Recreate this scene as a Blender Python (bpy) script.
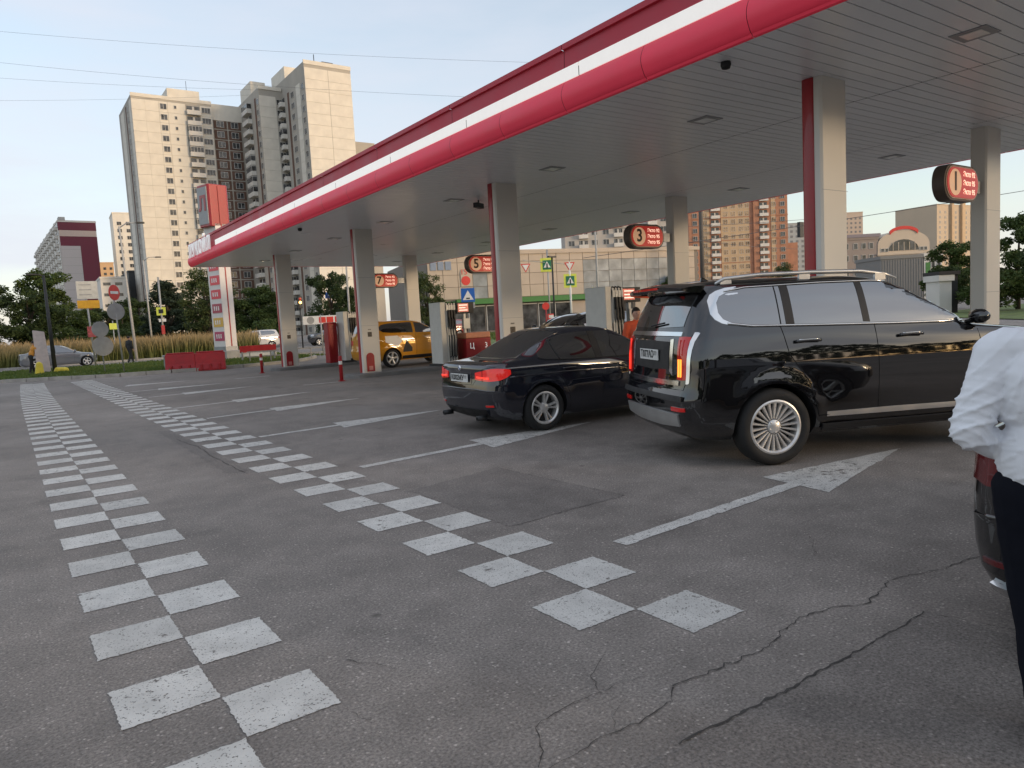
import bpy, math, random
import numpy as np
from mathutils import Vector, Matrix, Euler
R = math.radians
random.seed(7); rng = np.random.default_rng(7)
for o in list(bpy.data.objects): bpy.data.objects.remove(o)
SC = bpy.context.scene; COL = SC.collection

# ------------------------------------------------------------------ camera
cd = bpy.data.cameras.new('camera'); cam = bpy.data.objects.new('camera', cd); COL.objects.link(cam)
cd.sensor_fit = 'HORIZONTAL'; cd.sensor_width = 36.0; cd.lens = 725.0 / 1024 * 36; cd.clip_start = .05; cd.clip_end = 4000
cr = Vector((.81495558, -.57701242, -.05388946)); cu = Vector((.09630216, .04314188, .99441675)); cf = Vector((.57146592, .81559515, -.09072626))
cam.matrix_world = Matrix(((cr.x, cu.x, -cf.x, 0), (cr.y, cu.y, -cf.y, 0), (cr.z, cu.z, -cf.z, 1.6), (0, 0, 0, 1)))
SC.camera = cam
# ------------------------------------------------------------------ sky, sun, exposure
SUN_AZ = R(148); SUN_EL = R(6.5)                    # azimuth clockwise from +Y
W = bpy.data.worlds.new('World'); SC.world = W; W.use_nodes = True
nt = W.node_tree; nt.nodes.clear()
def N(t, **k):
    n = nt.nodes.new(t)
    for a, b in k.items(): setattr(n, a, b)
    return n
wo = N('ShaderNodeOutputWorld'); bg = N('ShaderNodeBackground'); sky = N('ShaderNodeTexSky', sky_type='NISHITA')
sky.sun_disc = False; sky.sun_elevation = SUN_EL; sky.sun_rotation = SUN_AZ; sky.air_density = 1.0; sky.dust_density = 1.2; sky.ozone_density = 1.2
tc = N('ShaderNodeTexCoord'); mp = N('ShaderNodeMapping'); mp.inputs['Scale'].default_value = (1.0, 1.0, 4.2)
nz = N('ShaderNodeTexNoise'); nz.inputs['Scale'].default_value = 1.7; nz.inputs['Detail'].default_value = 6; nz.inputs['Roughness'].default_value = .52
rp = N('ShaderNodeValToRGB'); rp.color_ramp.elements[0].position = .36; rp.color_ramp.elements[1].position = .66
rp.color_ramp.elements[0].color = (.45, .45, .45, 1); rp.color_ramp.elements[1].color = (.92, .92, .92, 1)
mx = N('ShaderNodeMixRGB'); mx.inputs[2].default_value = (2.0, 2.06, 2.3, 1)
L = nt.links.new
L(tc.outputs['Generated'], mp.inputs[0]); L(mp.outputs[0], nz.inputs['Vector']); L(nz.outputs['Fac'], rp.inputs[0])
L(rp.outputs[0], mx.inputs[0]); L(sky.outputs[0], mx.inputs[1]); L(mx.outputs[0], bg.inputs[0]); bg.inputs[1].default_value = .15
L(bg.outputs[0], wo.inputs[0])
sl = bpy.data.lights.new('sun', 'SUN'); sl.energy = .8; sl.angle = R(11); sl.color = (1.0, .74, .48)
sun = bpy.data.objects.new('sun', sl); COL.objects.link(sun); sun.location = (20, -40, 60)
sd = Vector((math.sin(SUN_AZ) * math.cos(SUN_EL), math.cos(SUN_AZ) * math.cos(SUN_EL), math.sin(SUN_EL)))
sun.rotation_euler = sd.to_track_quat('Z', 'Y').to_euler()
SC.view_settings.view_transform = 'Standard'; SC.view_settings.look = 'None'; SC.view_settings.gamma = 1; SC.view_settings.use_curve_mapping = False
SC.view_settings.exposure = 1.42
SC.cycles.max_bounces = 8; SC.cycles.transparent_max_bounces = 12; SC.cycles.use_denoising = True

# ------------------------------------------------------------------ materials
MATS = {}
def mat(name, col, rough=.6, metal=0., coat=0., emit=None, es=1., var=.10, vscale=6., bump=0., bscale=60., spec=.5, ior=1.45, trans=0., alpha_wear=0., wscale=9., streak=0., orand=0., coat_ior=1.5):
    if name in MATS: return MATS[name]
    m = bpy.data.materials.new(name); m.use_nodes = True; t = m.node_tree; b = t.nodes['Principled BSDF']; l = t.links.new
    b.inputs['Roughness'].default_value = rough; b.inputs['Metallic'].default_value = metal
    b.inputs['Coat Weight'].default_value = coat; b.inputs['Coat IOR'].default_value = coat_ior; b.inputs['Coat Roughness'].default_value = .03; b.inputs['Specular IOR Level'].default_value = spec
    b.inputs['IOR'].default_value = ior
    co = t.nodes.new('ShaderNodeTexCoord')
    c = (*col, 1)
    if var > 0:
        n = t.nodes.new('ShaderNodeTexNoise'); n.inputs['Scale'].default_value = vscale; n.inputs['Detail'].default_value = 5
        oi = t.nodes.new('ShaderNodeObjectInfo'); ad = t.nodes.new('ShaderNodeVectorMath'); l(co.outputs['Object'], ad.inputs[0])
        cx = t.nodes.new('ShaderNodeCombineXYZ'); mm = t.nodes.new('ShaderNodeMath'); mm.operation = 'MULTIPLY'; mm.inputs[1].default_value = 37.
        l(oi.outputs['Random'], mm.inputs[0]); l(mm.outputs[0], cx.inputs[0]); l(cx.outputs[0], ad.inputs[1])
        if streak > 0:
            mp_ = t.nodes.new('ShaderNodeMapping'); mp_.inputs['Scale'].default_value = (1, 1, streak); l(ad.outputs[0], mp_.inputs[0]); l(mp_.outputs[0], n.inputs['Vector'])
        else: l(ad.outputs[0], n.inputs['Vector'])
        mr = t.nodes.new('ShaderNodeMapRange'); mr.inputs[1].default_value = .3; mr.inputs[2].default_value = .7
        mr.inputs[3].default_value = 1 - var; mr.inputs[4].default_value = 1 + var; l(n.outputs['Fac'], mr.inputs[0])
        vm = t.nodes.new('ShaderNodeVectorMath'); vm.operation = 'SCALE'; vm.inputs[0].default_value = col; l(mr.outputs[0], vm.inputs['Scale'])
        l(vm.outputs[0], b.inputs['Base Color'])
        if orand > 0:
            mo = t.nodes.new('ShaderNodeMapRange'); mo.inputs[3].default_value = 1 - orand; mo.inputs[4].default_value = 1 + orand * .3; l(oi.outputs['Random'], mo.inputs[0])
            vo = t.nodes.new('ShaderNodeVectorMath'); vo.operation = 'SCALE'; l(vm.outputs[0], vo.inputs[0]); l(mo.outputs[0], vo.inputs['Scale']); l(vo.outputs[0], b.inputs['Base Color'])
        mr2 = t.nodes.new('ShaderNodeMapRange'); mr2.inputs[1].default_value = .3; mr2.inputs[2].default_value = .7; mr2.inputs[3].default_value = rough * .85; mr2.inputs[4].default_value = min(1, rough * 1.15)
        l(n.outputs['Fac'], mr2.inputs[0]); l(mr2.outputs[0], b.inputs['Roughness'])
    else: b.inputs['Base Color'].default_value = c
    if bump > 0:
        n2 = t.nodes.new('ShaderNodeTexNoise'); n2.inputs['Scale'].default_value = bscale; n2.inputs['Detail'].default_value = 4; l(co.outputs['Object'], n2.inputs['Vector'])
        bp = t.nodes.new('ShaderNodeBump'); bp.inputs['Strength'].default_value = bump; bp.inputs['Distance'].default_value = .02; l(n2.outputs['Fac'], bp.inputs['Height']); l(bp.outputs[0], b.inputs['Normal'])
    if emit: b.inputs['Emission Color'].default_value = (*emit, 1); b.inputs['Emission Strength'].default_value = es
    if trans: b.inputs['Transmission Weight'].default_value = trans
    if alpha_wear > 0:
        ge = t.nodes.new('ShaderNodeNewGeometry')
        n3 = t.nodes.new('ShaderNodeTexNoise'); n3.inputs['Scale'].default_value = wscale; n3.inputs['Detail'].default_value = 10; n3.inputs['Roughness'].default_value = .72; l(ge.outputs['Position'], n3.inputs['Vector'])
        r3 = t.nodes.new('ShaderNodeMapRange'); r3.inputs[1].default_value = alpha_wear - .02; r3.inputs[2].default_value = alpha_wear + .05; n5 = t.nodes.new('ShaderNodeTexNoise'); n5.inputs['Scale'].default_value = .75; n5.inputs['Detail'].default_value = 3; l(ge.outputs['Position'], n5.inputs['Vector'])
        m5 = t.nodes.new('ShaderNodeMath'); m5.operation = 'MULTIPLY_ADD'; m5.inputs[1].default_value = -.26; l(n5.outputs['Fac'], m5.inputs[0]); a5 = t.nodes.new('ShaderNodeMath'); a5.operation = 'ADD'; a5.inputs[1].default_value = .13; l(n3.outputs['Fac'], m5.inputs[2]); l(m5.outputs[0], a5.inputs[0]); l(a5.outputs[0], r3.inputs[0])
        n4 = t.nodes.new('ShaderNodeTexNoise'); n4.inputs['Scale'].default_value = 95.; n4.inputs['Detail'].default_value = 3; l(ge.outputs['Position'], n4.inputs['Vector'])
        r4 = t.nodes.new('ShaderNodeMapRange'); r4.inputs[1].default_value = alpha_wear - .03; r4.inputs[2].default_value = alpha_wear + .03; l(n4.outputs['Fac'], r4.inputs[0])
        mm4 = t.nodes.new('ShaderNodeMath'); mm4.operation = 'MULTIPLY'; l(r3.outputs[0], mm4.inputs[0]); l(r4.outputs[0], mm4.inputs[1]); l(mm4.outputs[0], b.inputs['Alpha'])
    MATS[name] = m; return m

def leaf_mat(name, c1, c2, tr=.25):
    if name in MATS: return MATS[name]
    m = bpy.data.materials.new(name); m.use_nodes = True; t = m.node_tree; l = t.links.new; b = t.nodes['Principled BSDF']; o = t.nodes['Material Output']
    co = t.nodes.new('ShaderNodeTexCoord'); n = t.nodes.new('ShaderNodeTexNoise'); n.inputs['Scale'].default_value = 1.3; n.inputs['Detail'].default_value = 8; l(co.outputs['Object'], n.inputs['Vector'])
    rp = t.nodes.new('ShaderNodeValToRGB'); rp.color_ramp.elements[0].position = .35; rp.color_ramp.elements[1].position = .65
    rp.color_ramp.elements[0].color = (*c1, 1); rp.color_ramp.elements[1].color = (*c2, 1); l(n.outputs['Fac'], rp.inputs[0]); l(rp.outputs[0], b.inputs['Base Color'])
    b.inputs['Roughness'].default_value = .7; b.inputs['Specular IOR Level'].default_value = .25
    ts = t.nodes.new('ShaderNodeBsdfTranslucent'); l(rp.outputs[0], ts.inputs[0]); mx = t.nodes.new('ShaderNodeMixShader'); mx.inputs[0].default_value = tr
    l(b.outputs[0], mx.inputs[1]); l(ts.outputs[0], mx.inputs[2]); l(mx.outputs[0], o.inputs[0])
    MATS[name] = m; return m

def asphalt(name, dark, light, tint=(1., .97, .94), stones=1.):
    m = bpy.data.materials.new(name); m.use_nodes = True; t = m.node_tree; l = t.links.new; b = t.nodes['Principled BSDF']
    g = t.nodes.new('ShaderNodeNewGeometry')
    def noise(s, d, r=.55):
        n = t.nodes.new('ShaderNodeTexNoise'); n.inputs['Scale'].default_value = s; n.inputs['Detail'].default_value = d; n.inputs['Roughness'].default_value = r; l(g.outputs['Position'], n.inputs['Vector']); return n
    def rng_(src, a, b_, c, d):
        r = t.nodes.new('ShaderNodeMapRange'); r.inputs[1].default_value = a; r.inputs[2].default_value = b_; r.inputs[3].default_value = c; r.inputs[4].default_value = d; l(src, r.inputs[0]); return r.outputs[0]
    def mul(a, b_):
        r = t.nodes.new('ShaderNodeMath'); r.operation = 'MULTIPLY'; l(a, r.inputs[0])
        if isinstance(b_, float): r.inputs[1].default_value = b_
        else: l(b_, r.inputs[1])
        return r.outputs[0]
    def add(a, b_):
        r = t.nodes.new('ShaderNodeMath'); r.operation = 'ADD'; l(a, r.inputs[0]); l(b_, r.inputs[1]); return r.outputs[0]
    big = noise(.33, 5); mid = noise(2.6, 6, .65); fine = noise(70., 5, .75)
    v = t.nodes.new('ShaderNodeTexVoronoi'); v.inputs['Scale'].default_value = 62.; l(g.outputs['Position'], v.inputs['Vector'])
    v2 = t.nodes.new('ShaderNodeTexVoronoi'); v2.inputs['Scale'].default_value = 26.; l(g.outputs['Position'], v2.inputs['Vector'])
    base = rng_(big.outputs['Fac'], .3, .7, dark, light)
    base = mul(base, rng_(mid.outputs['Fac'], .25, .75, .74, 1.20)); base = mul(base, rng_(fine.outputs['Fac'], .30, .70, .38, 1.62))
    sn = noise(.9, 9, .62); base = mul(base, rng_(sn.outputs['Fac'], .56, .72, 1., .70))
    s2 = noise(.16, 3, .5); base = mul(base, rng_(s2.outputs['Fac'], .35, .65, .86, 1.10))
    v3 = t.nodes.new('ShaderNodeTexVoronoi'); v3.inputs['Scale'].default_value = 1.7; l(g.outputs['Position'], v3.inputs['Vector']); base = mul(base, rng_(v3.outputs['Distance'], .03, .075, .55, 1.))
    # pale aggregate: a few cells light up
    hs = t.nodes.new('ShaderNodeSeparateColor'); l(v.outputs['Color'], hs.inputs[0])
    sel = rng_(hs.outputs[0], .80, .99, 0., 1.); dist = rng_(v.outputs['Distance'], .25, .45, 1., 0.); st = mul(sel, dist)
    hs2 = t.nodes.new('ShaderNodeSeparateColor'); l(v2.outputs['Color'], hs2.inputs[0])
    st2 = mul(rng_(hs2.outputs[1], .93, .97, 0., 1.), rng_(v2.outputs['Distance'], .12, .26, 1., 0.))
    base = add(base, mul(st, .17 * stones)); base = add(base, mul(st2, .20 * stones))
    cb = t.nodes.new('ShaderNodeCombineXYZ'); 
    for i in range(3): l(mul(base, tint[i]), cb.inputs[i])
    l(cb.outputs[0], b.inputs['Base Color'])
    b.inputs['Specular IOR Level'].default_value = .35
    l(rng_(mid.outputs['Fac'], .3, .7, .72, .92), b.inputs['Roughness'])
    bp = t.nodes.new('ShaderNodeBump'); bp.inputs['Strength'].default_value = .55; bp.inputs['Distance'].default_value = .006
    l(add(fine.outputs['Fac'], mul(v.outputs['Distance'], -.7)), bp.inputs['Height']); l(bp.outputs[0], b.inputs['Normal'])
    MATS[name] = m; return m

# ------------------------------------------------------------------ mesh builder
class MB:
    def __init__(s): s.v = []; s.f = []; s.mi = []; s.cur = 0
    def add(s, vs, fs):
        k = len(s.v); s.v += [tuple(map(float, p)) for p in vs]; s.f += [tuple(i + k for i in f) for f in fs]; s.mi += [s.cur] * len(fs); return s
    def box(s, x0, x1, y0, y1, z0, z1, c=0.):
        if c > 0:   # chamfered along z edges
            p = [(x0 + c, y0), (x1 - c, y0), (x1, y0 + c), (x1, y1 - c), (x1 - c, y1), (x0 + c, y1), (x0, y1 - c), (x0, y0 + c)]
            return s.prism(p, z0, z1)
        vs = [(x0, y0, z0), (x1, y0, z0), (x1, y1, z0), (x0, y1, z0), (x0, y0, z1), (x1, y0, z1), (x1, y1, z1), (x0, y1, z1)]
        return s.add(vs, [(0, 3, 2, 1), (4, 5, 6, 7), (0, 1, 5, 4), (1, 2, 6, 5), (2, 3, 7, 6), (3, 0, 4, 7)])
    def prism(s, poly, a, b, axis='z'):
        n = len(poly)
        def P(u, v, w): return {'z': (u, v, w), 'y': (u, w, v), 'x': (w, u, v)}[axis]
        vs = [P(u, v, a) for u, v in poly] + [P(u, v, b) for u, v in poly]
        fs = [tuple(range(n))[::-1], tuple(range(n, 2 * n))] + [(i, (i + 1) % n, n + (i + 1) % n, n + i) for i in range(n)]
        return s.add(vs, fs)
    def tube(s, path, r, n=6, cap=True):
        path = [Vector(p) for p in path]; m = len(path); vs = []; fs = []
        rr = r if hasattr(r, '__len__') else [r] * m
        up = None
        for i, p in enumerate(path):
            d = (path[min(i + 1, m - 1)] - path[max(i - 1, 0)]).normalized()
            if up is None: up = Vector((0, 0, 1)) if abs(d.z) < .9 else Vector((1, 0, 0))
            a = d.cross(up); a = a.normalized() if a.length > 1e-6 else d.orthogonal().normalized(); b = a.cross(d).normalized(); up = b
            for k in range(n):
                t = 2 * math.pi * k / n; vs.append(p + rr[i] * (math.cos(t) * a + math.sin(t) * b))
        for i in range(m - 1):
            for k in range(n): fs.append((i * n + k, i * n + (k + 1) % n, (i + 1) * n + (k + 1) % n, (i + 1) * n + k))
        if cap: fs.append(tuple(range(n))[::-1]); fs.append(tuple(range((m - 1) * n, m * n)))
        return s.add(vs, fs)
    def lathe(s, prof, n=24, axis='z', c=(0, 0, 0), closed=False):
        m = len(prof); vs = []; fs = []
        for k in range(n):
            t = 2 * math.pi * k / n; ct, st = math.cos(t), math.sin(t)
            for r, h in prof:
                p = {'z': (r * ct, r * st, h), 'y': (r * ct, h, r * st), 'x': (h, r * ct, r * st)}[axis]
                vs.append((p[0] + c[0], p[1] + c[1], p[2] + c[2]))
        for k in range(n):
            k2 = (k + 1) % n
            for i in range(m if closed else m - 1): fs.append((k * m + i, k2 * m + i, k2 * m + (i + 1) % m, k * m + (i + 1) % m))
        return s.add(vs, fs)
    def grid(s, P):    # P: rows of points
        r, c = len(P), len(P[0]); return s.add([p for row in P for p in row], [(i * c + j, i * c + j + 1, (i + 1) * c + j + 1, (i + 1) * c + j) for i in range(r - 1) for j in range(c - 1)])
    def xf(s, M):
        s.v = [tuple(M @ Vector(p)) for p in s.v]; return s
    def mesh(s, name, mats, smooth=False):
        me = bpy.data.meshes.new(name); me.from_pydata(s.v, [], s.f); me.validate()
        for m in (mats if isinstance(mats, (list, tuple)) else [mats]): me.materials.append(m)
        if len(me.polygons) == len(s.mi): me.polygons.foreach_set('material_index', s.mi)
        if smooth: me.polygons.foreach_set('use_smooth', [True] * len(me.polygons))
        me.update(); return me
    def build(s, name, mats, parent=None, smooth=False, loc=(0, 0, 0), bev=0., rz=0., autosmooth=None):
        o = obj(name, s.mesh(name, mats, smooth or autosmooth is not None), parent, loc, rz)
        if bev > 0:
            b = o.modifiers.new('bevel', 'BEVEL'); b.width = bev; b.segments = 2; b.limit_method = 'ANGLE'; b.angle_limit = R(40)
        if autosmooth is not None: o.data.set_sharp_from_angle(angle=R(autosmooth))
        return o
def obj(name, me, parent=None, loc=(0, 0, 0), rz=0.):
    o = bpy.data.objects.new(name, me); COL.objects.link(o); o.location = loc; o.rotation_euler = (0, 0, rz)
    if parent: o.parent = parent
    return o
def thing(name, label, cat, loc=(0, 0, 0), rz=0., group=None):
    o = obj(name, None, None, loc, rz); o.empty_display_size = .2; return tag(o, label, cat, group)
def tag(o, label=None, cat=None, group=None, kind=None):
    for k, v in (('label', label), ('category', cat), ('group', group), ('kind', kind)):
        if v: o[k] = v
    return o
def copy_tree(o, loc=None, rz=None, label=None, parent=None, name=None):
    c = o.copy(); COL.objects.link(c); c.parent = parent
    if loc is not None: c.location = loc
    if rz is not None: c.rotation_euler = (0, 0, rz)
    if label: c['label'] = label
    for ch in o.children: copy_tree(ch, parent=c)
    return c
def text_mesh(body, size, ext, m, align='CENTER', bold=0.):
    cu = bpy.data.curves.new('txt', 'FONT'); cu.body = body; cu.size = size; cu.extrude = ext; cu.align_x = align; cu.align_y = 'CENTER'; cu.offset = bold; cu.resolution_u = 3
    o = bpy.data.objects.new('txt', cu); COL.objects.link(o); dg = bpy.context.evaluated_depsgraph_get(); dg.update()
    me = bpy.data.meshes.new_from_object(o.evaluated_get(dg)); bpy.data.objects.remove(o); me.materials.clear(); me.materials.append(m); return me
def bake(o):
    dg = bpy.context.evaluated_depsgraph_get(); dg.update(); me = bpy.data.meshes.new_from_object(o.evaluated_get(dg)); o.modifiers.clear(); o.data = me; return o

M_white = mat('white_paint', (.72, .72, .70), .45, var=.05)
M_red = mat('red_paint', (.34, .012, .018), .35, coat=.3, var=.08)
M_redp = mat('red_plastic', (.36, .016, .022), .5, var=.12)
M_grey = mat('grey_metal', (.30, .31, .32), .45, .6, var=.12)
M_dark = mat('dark_metal', (.035, .036, .038), .5, .3)
M_black = mat('black_plastic', (.012, .012, .013), .55, var=.1)
M_rubber = mat('rubber', (.018, .018, .018), .85, var=.15, bump=.2)
M_conc = mat('concrete', (.34, .33, .31), .85, var=.18, vscale=3., bump=.3)
M_glass = mat('window_glass', (.012, .015, .018), .04, spec=.9, ior=1.7, var=0)
M_chrome = mat('chrome', (.75, .75, .74), .12, 1., var=.03)

# ------------------------------------------------------------------ ground
M_asph = asphalt('asphalt', .170, .240, (1.11, .99, .885), stones=1.1)
M_patch = asphalt('asphalt_patch', .158, .192, (1.10, .985, .89), stones=.6)
M_patch2 = asphalt('asphalt_patch_old', .155, .200, (1.10, .985, .89), stones=.6)
g = MB(); G0, G1 = -1500, 2500; g.add([(G0, G0, 0), (G1, G0, 0), (G1, G1, 0), (G0, G1, 0)], [(0, 1, 2, 3)])
ground = tag(g.build('ground', M_asph), 'worn grey asphalt forecourt and road surface', kind='structure')
def ragged(poly, step=.06, amp=.012):
    out = []
    for i in range(len(poly)):
        a = np.array(poly[i]); b = np.array(poly[(i + 1) % len(poly)]); n = max(1, int(np.linalg.norm(b - a) / step))
        d = (b - a) / max(1e-6, np.linalg.norm(b - a)); nn = np.array([-d[1], d[0]])
        for k in range(n): out.append(tuple(a + (b - a) * k / n + nn * rng.normal() * amp))
    return out
def sheet(name, poly, z, m, parent=None):
    mb = MB(); n = len(poly); mb.add([(x, y, z) for x, y in poly], [tuple(range(n))]); return mb.build(name, m, parent)
sheet('asphalt_patch', ragged([(3.08, 4.52), (4.33, 4.57), (4.26, 6.45), (3.08, 6.2)]), .002, M_patch, ground)
sheet('asphalt_patch', ragged([(1.2, .2), (3.84, .2), (3.70, 1.74), (3.07, 1.73), (1.2, 1.77)]), .002, M_patch2, ground)
sheet('asphalt_patch', ragged([(2.0, 8.6), (2.22, 8.6), (2.22, 13.5), (2.05, 13.5)]), .002, M_patch, ground)
M_crack = mat('crack_filling', (.050, .046, .042), .95, var=.3)
def crack(pts, w0, w1, step=.03, amp=.012):
    P = []
    for a, b in zip(pts[:-1], pts[1:]):
        a = np.array(a); b = np.array(b); n = max(2, int(np.linalg.norm(b - a) / step))
        P += [a + (b - a) * k / n for k in range(n)]
    P.append(np.array(pts[-1])); P = np.array(P); j = np.cumsum(rng.normal(size=P.shape) * amp, 0); j -= np.linspace(0, 1, len(P))[:, None] * j[-1]; j *= .6; P = P + j + rng.normal(size=P.shape) * .004
    mb = MB(); vs = []; fs = []
    for i, p in enumerate(P):
        d = P[min(i + 1, len(P) - 1)] - P[max(0, i - 1)]; d /= max(1e-6, np.linalg.norm(d)); n = np.array([-d[1], d[0]])
        w = .55 * (w0 + (w1 - w0) * i / len(P)) * rng.uniform(.15, 1.3)
        vs += [(*(p + n * w), .005), (*(p - n * w), .005)]
    for i in range(len(P) - 1): fs.append((2 * i, 2 * i + 1, 2 * i + 3, 2 * i + 2))
    mb.add(vs, fs).build('crack', M_crack, ground)
crack([(1.42, 1.99), (1.56, 2.16), (1.74, 2.21), (1.94, 2.23)], .005, .004)
crack([(1.94, 2.23), (2.01, 2.37), (2.17, 2.47), (2.19, 2.66)], .003, .0015)
crack([(1.95, 2.23), (2.08, 2.21), (2.18, 2.19)], .003, .001)
crack([(1.35, 1.97), (1.49, 1.98), (1.65, 1.98), (1.79, 1.99), (1.93, 1.97), (2.06, 1.98), (2.2, 2.06)], .005, .006)
crack([(2.2, 2.06), (2.4, 2.06), (2.78, 2.07), (3.21, 2.15), (3.45, 2.16), (3.63, 2.07), (3.99, 2.12), (4.27, 2.04), (4.4, 1.96), (4.71, 1.92), (5.4, 1.7), (6.2, 1.5)], .008, .004)
crack([(1.79, 1.99), (1.86, 2.09), (1.94, 2.1)], .003, .001)
crack([(4.27, 2.04), (4.2, 1.87), (4.36, 1.81)], .003, .001)
crack([(1.23, 3.25), (1.31, 3.12), (1.36, 3.0)], .005, .003); crack([(1.04, 2.79), (1.09, 2.68)], .005, .003)
crack([(1.9, 1.775), (2.5, 1.745), (3.07, 1.735), (3.70, 1.745)], .014, .006, amp=.003); crack([(3.70, 1.745), (3.76, 1.5), (3.82, 1.1)], .004, .003, amp=.003)
crack([(3.1, 4.5), (3.6, 4.56), (4.33, 4.57)], .004, .003, amp=.004); crack([(4.33, 4.57), (4.29, 5.5), (4.26, 6.45)], .004, .004, amp=.004)
crack([(2.16, 8.4), (2.14, 10.5), (2.12, 12.2)], .008, .012, amp=.008)
crack([(3.3, 9.6), (5.5, 9.75), (8, 9.8)], .006, .004); crack([(4.1, 2.6), (4.6, 3.0), (5.4, 3.1)], .003, .001)

# painted markings
M_paint = mat('road_paint', (.60, .585, .545), .75, var=.13, vscale=5., bump=.35, bscale=90., alpha_wear=.355, wscale=13., orand=.14)
M_paint2 = mat('road_paint_faded', (.56, .545, .51), .75, var=.15, vscale=5., bump=.35, bscale=90., alpha_wear=.38, wscale=11.)
def sq_mesh(seed):
    r = np.random.default_rng(seed); P = []
    c = [(-.2, -.2), (.2, -.2), (.2, .2), (-.2, .2)]
    for i in range(4):
        a = np.array(c[i]); b = np.array(c[(i + 1) % 4])
        for k in range(26): P.append(a + (b - a) * k / 26 + r.normal(size=2) * .0028)
    mb = MB(); mb.add([(x, y, 0) for x, y in P], [tuple(range(104))]); return mb.mesh('painted_square', M_paint)
SQ = [sq_mesh(i) for i in range(6)]
def strip(xc, y0, y1, first_left, bend):
    k = 0; y = y0
    while y < y1:
        left = (k % 2 == 0) == first_left
        dx = bend(y)
        o = obj('painted_square', SQ[rng.integers(6)], ground, (xc + dx + (-.2 if left else .2), y + .2, .004), R(rng.normal() * .35) + rng.integers(4) * math.pi / 2)
        o.scale = (rng.uniform(.97, 1.01), rng.uniform(.96, 1.0), 1); y += .4; k += 1
strip(.65, 2.49, 34.6, True, lambda y: .0045 * max(0, y - 8) + .0006 * max(0, y - 18) ** 2)
strip(2.66, 2.35, 33.8, False, lambda y: -.004 * max(0, y - 10))
def arrow_line(x0, y0, x1, hl, w=.065, hw=.36, dy=0.):
    a = math.atan2(dy, x1 - x0); L_ = math.hypot(x1 - x0, dy)
    P = [(0, -w), (L_ - hl, -w), (L_ - hl - .08, -hw), (L_, 0), (L_ - hl + .08, hw), (L_ - hl + .02, w), (0, w)]
    P = ragged(P, .08, .005); o = sheet('painted_arrow', P, 0, M_paint2, ground); o.location = (x0, y0, .004); o.rotation_euler = (0, 0, a)
for x0, y0, x1, dy in ((3.38, 3.63, 7.7, .24), (3.22, 7.68, 7.05, .38), (3.1, 11.2, 6.5, .3), (3.1, 14.64, 6.5, .5), (3.02, 17.44, 6.45, .6), (3.14, 21.47, 6.1, .45), (3.09, 24.41, 5.95, .1), (3.4, 27.8, 5.5, -.2)):
    arrow_line(x0, y0, x1, 2.1, dy=dy)
for x0, y0, x1, y1 in ((6.6, 26.2, 7.8, 26.25), (7.0, 20.4, 8.1, 20.35)):
    sheet('painted_line', ragged([(x0, y0 - .07), (x1, y1 - .07), (x1, y1 + .07), (x0, y0 + .07)],   .1, .006), .004, M_paint2, ground)

# ------------------------------------------------------------------ canopy
CX0, CX1, CY0, CY1, CZ = 7.23, 18.3, 2.0, 34.6, 4.6
M_slat = mat('canopy_slat', (.83, .84, .85), .32, .0, var=.04, vscale=1.2, spec=.6)
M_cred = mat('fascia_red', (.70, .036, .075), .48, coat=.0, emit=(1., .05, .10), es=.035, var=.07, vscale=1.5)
M_cred2 = mat('fascia_red_upper', (.46, .018, .04), .5, var=.08, vscale=1.5)
M_lit = mat('fascia_white', (.82, .80, .76), .35, emit=(1., .93, .86), es=.16, var=.03)
canopy = thing('station_canopy', 'long fuel station canopy with red and white fascia above the forecourt', 'canopy', (CX0, 14.8, 0))
def cpart(mb, name, m, parent=canopy, **k):
    o = mb.build(name, m, parent, **k); o.location = tuple(-Vector((CX0, 14.8, 0))) if parent == canopy else (0, 0, 0); return o
cpart(MB().box(CX0 + .12, CX1 - .12, CY0 + .12, CY1 - .12, CZ + .05, CZ + .95), 'roof_deck', M_dark)
# ceiling slats run across, in three spans
spans = ((CX0 + .06, 10.985), (11.015, 14.585), (14.615, CX1 - .06))
smesh = [MB().add([(a, -.091, .025), (a, .091, .025), (b, .091, .025), (b, -.091, .025), (a, -.091, 0), (a, .091, 0), (b, .091, 0), (b, -.091, 0)],
        [(0, 3, 2, 1)[::-1], (4, 5, 6, 7), (0, 4, 7, 3), (1, 2, 6, 5), (0, 1, 5, 4), (2, 3, 7, 6)]).mesh('ceiling_slat', M_slat) for a, b in spans]
rest = MB(); y = CY0 + .1
while y < CY1 - .1:
    for i, (a, b) in enumerate(spans):
        if 2.6 < y < 22.4: obj('ceiling_slat', smesh[i], canopy, (-CX0, y - 14.8, CZ))
        else: rest.box(a, b, y - .094, y + .094, CZ, CZ + .02)
    y += .2
tag(cpart(rest, 'ceiling_slats_far', M_slat), kind='stuff')
for xj in (11.0, 14.6): cpart(MB().box(xj - .014, xj + .014, CY0 + .1, CY1 - .1, CZ + .004, CZ + .03), 'ceiling_joint', M_dark)
def fascia_profile():
    low = [(.05, CZ - .01), (.015, CZ), (0, CZ + .03)]
    for k in range(9):
        t = k / 8 * math.pi; low.append((-.02 - .07 * math.sin(t), CZ + .04 + .38 * k / 8))
    low += [(.0, CZ + .44), (.10, CZ + .44)]
    white = [(.10, CZ + .441), (-.015, CZ + .441), (-.015, CZ + .63), (.10, CZ + .63)]
    up = [(.10, CZ + .631), (-.005, CZ + .631), (.005, CZ + .88), (-.04, CZ + .89), (-.04, CZ + .97), (.12, CZ + .98)]
    return low, white, up
low, white, up = fascia_profile()
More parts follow.
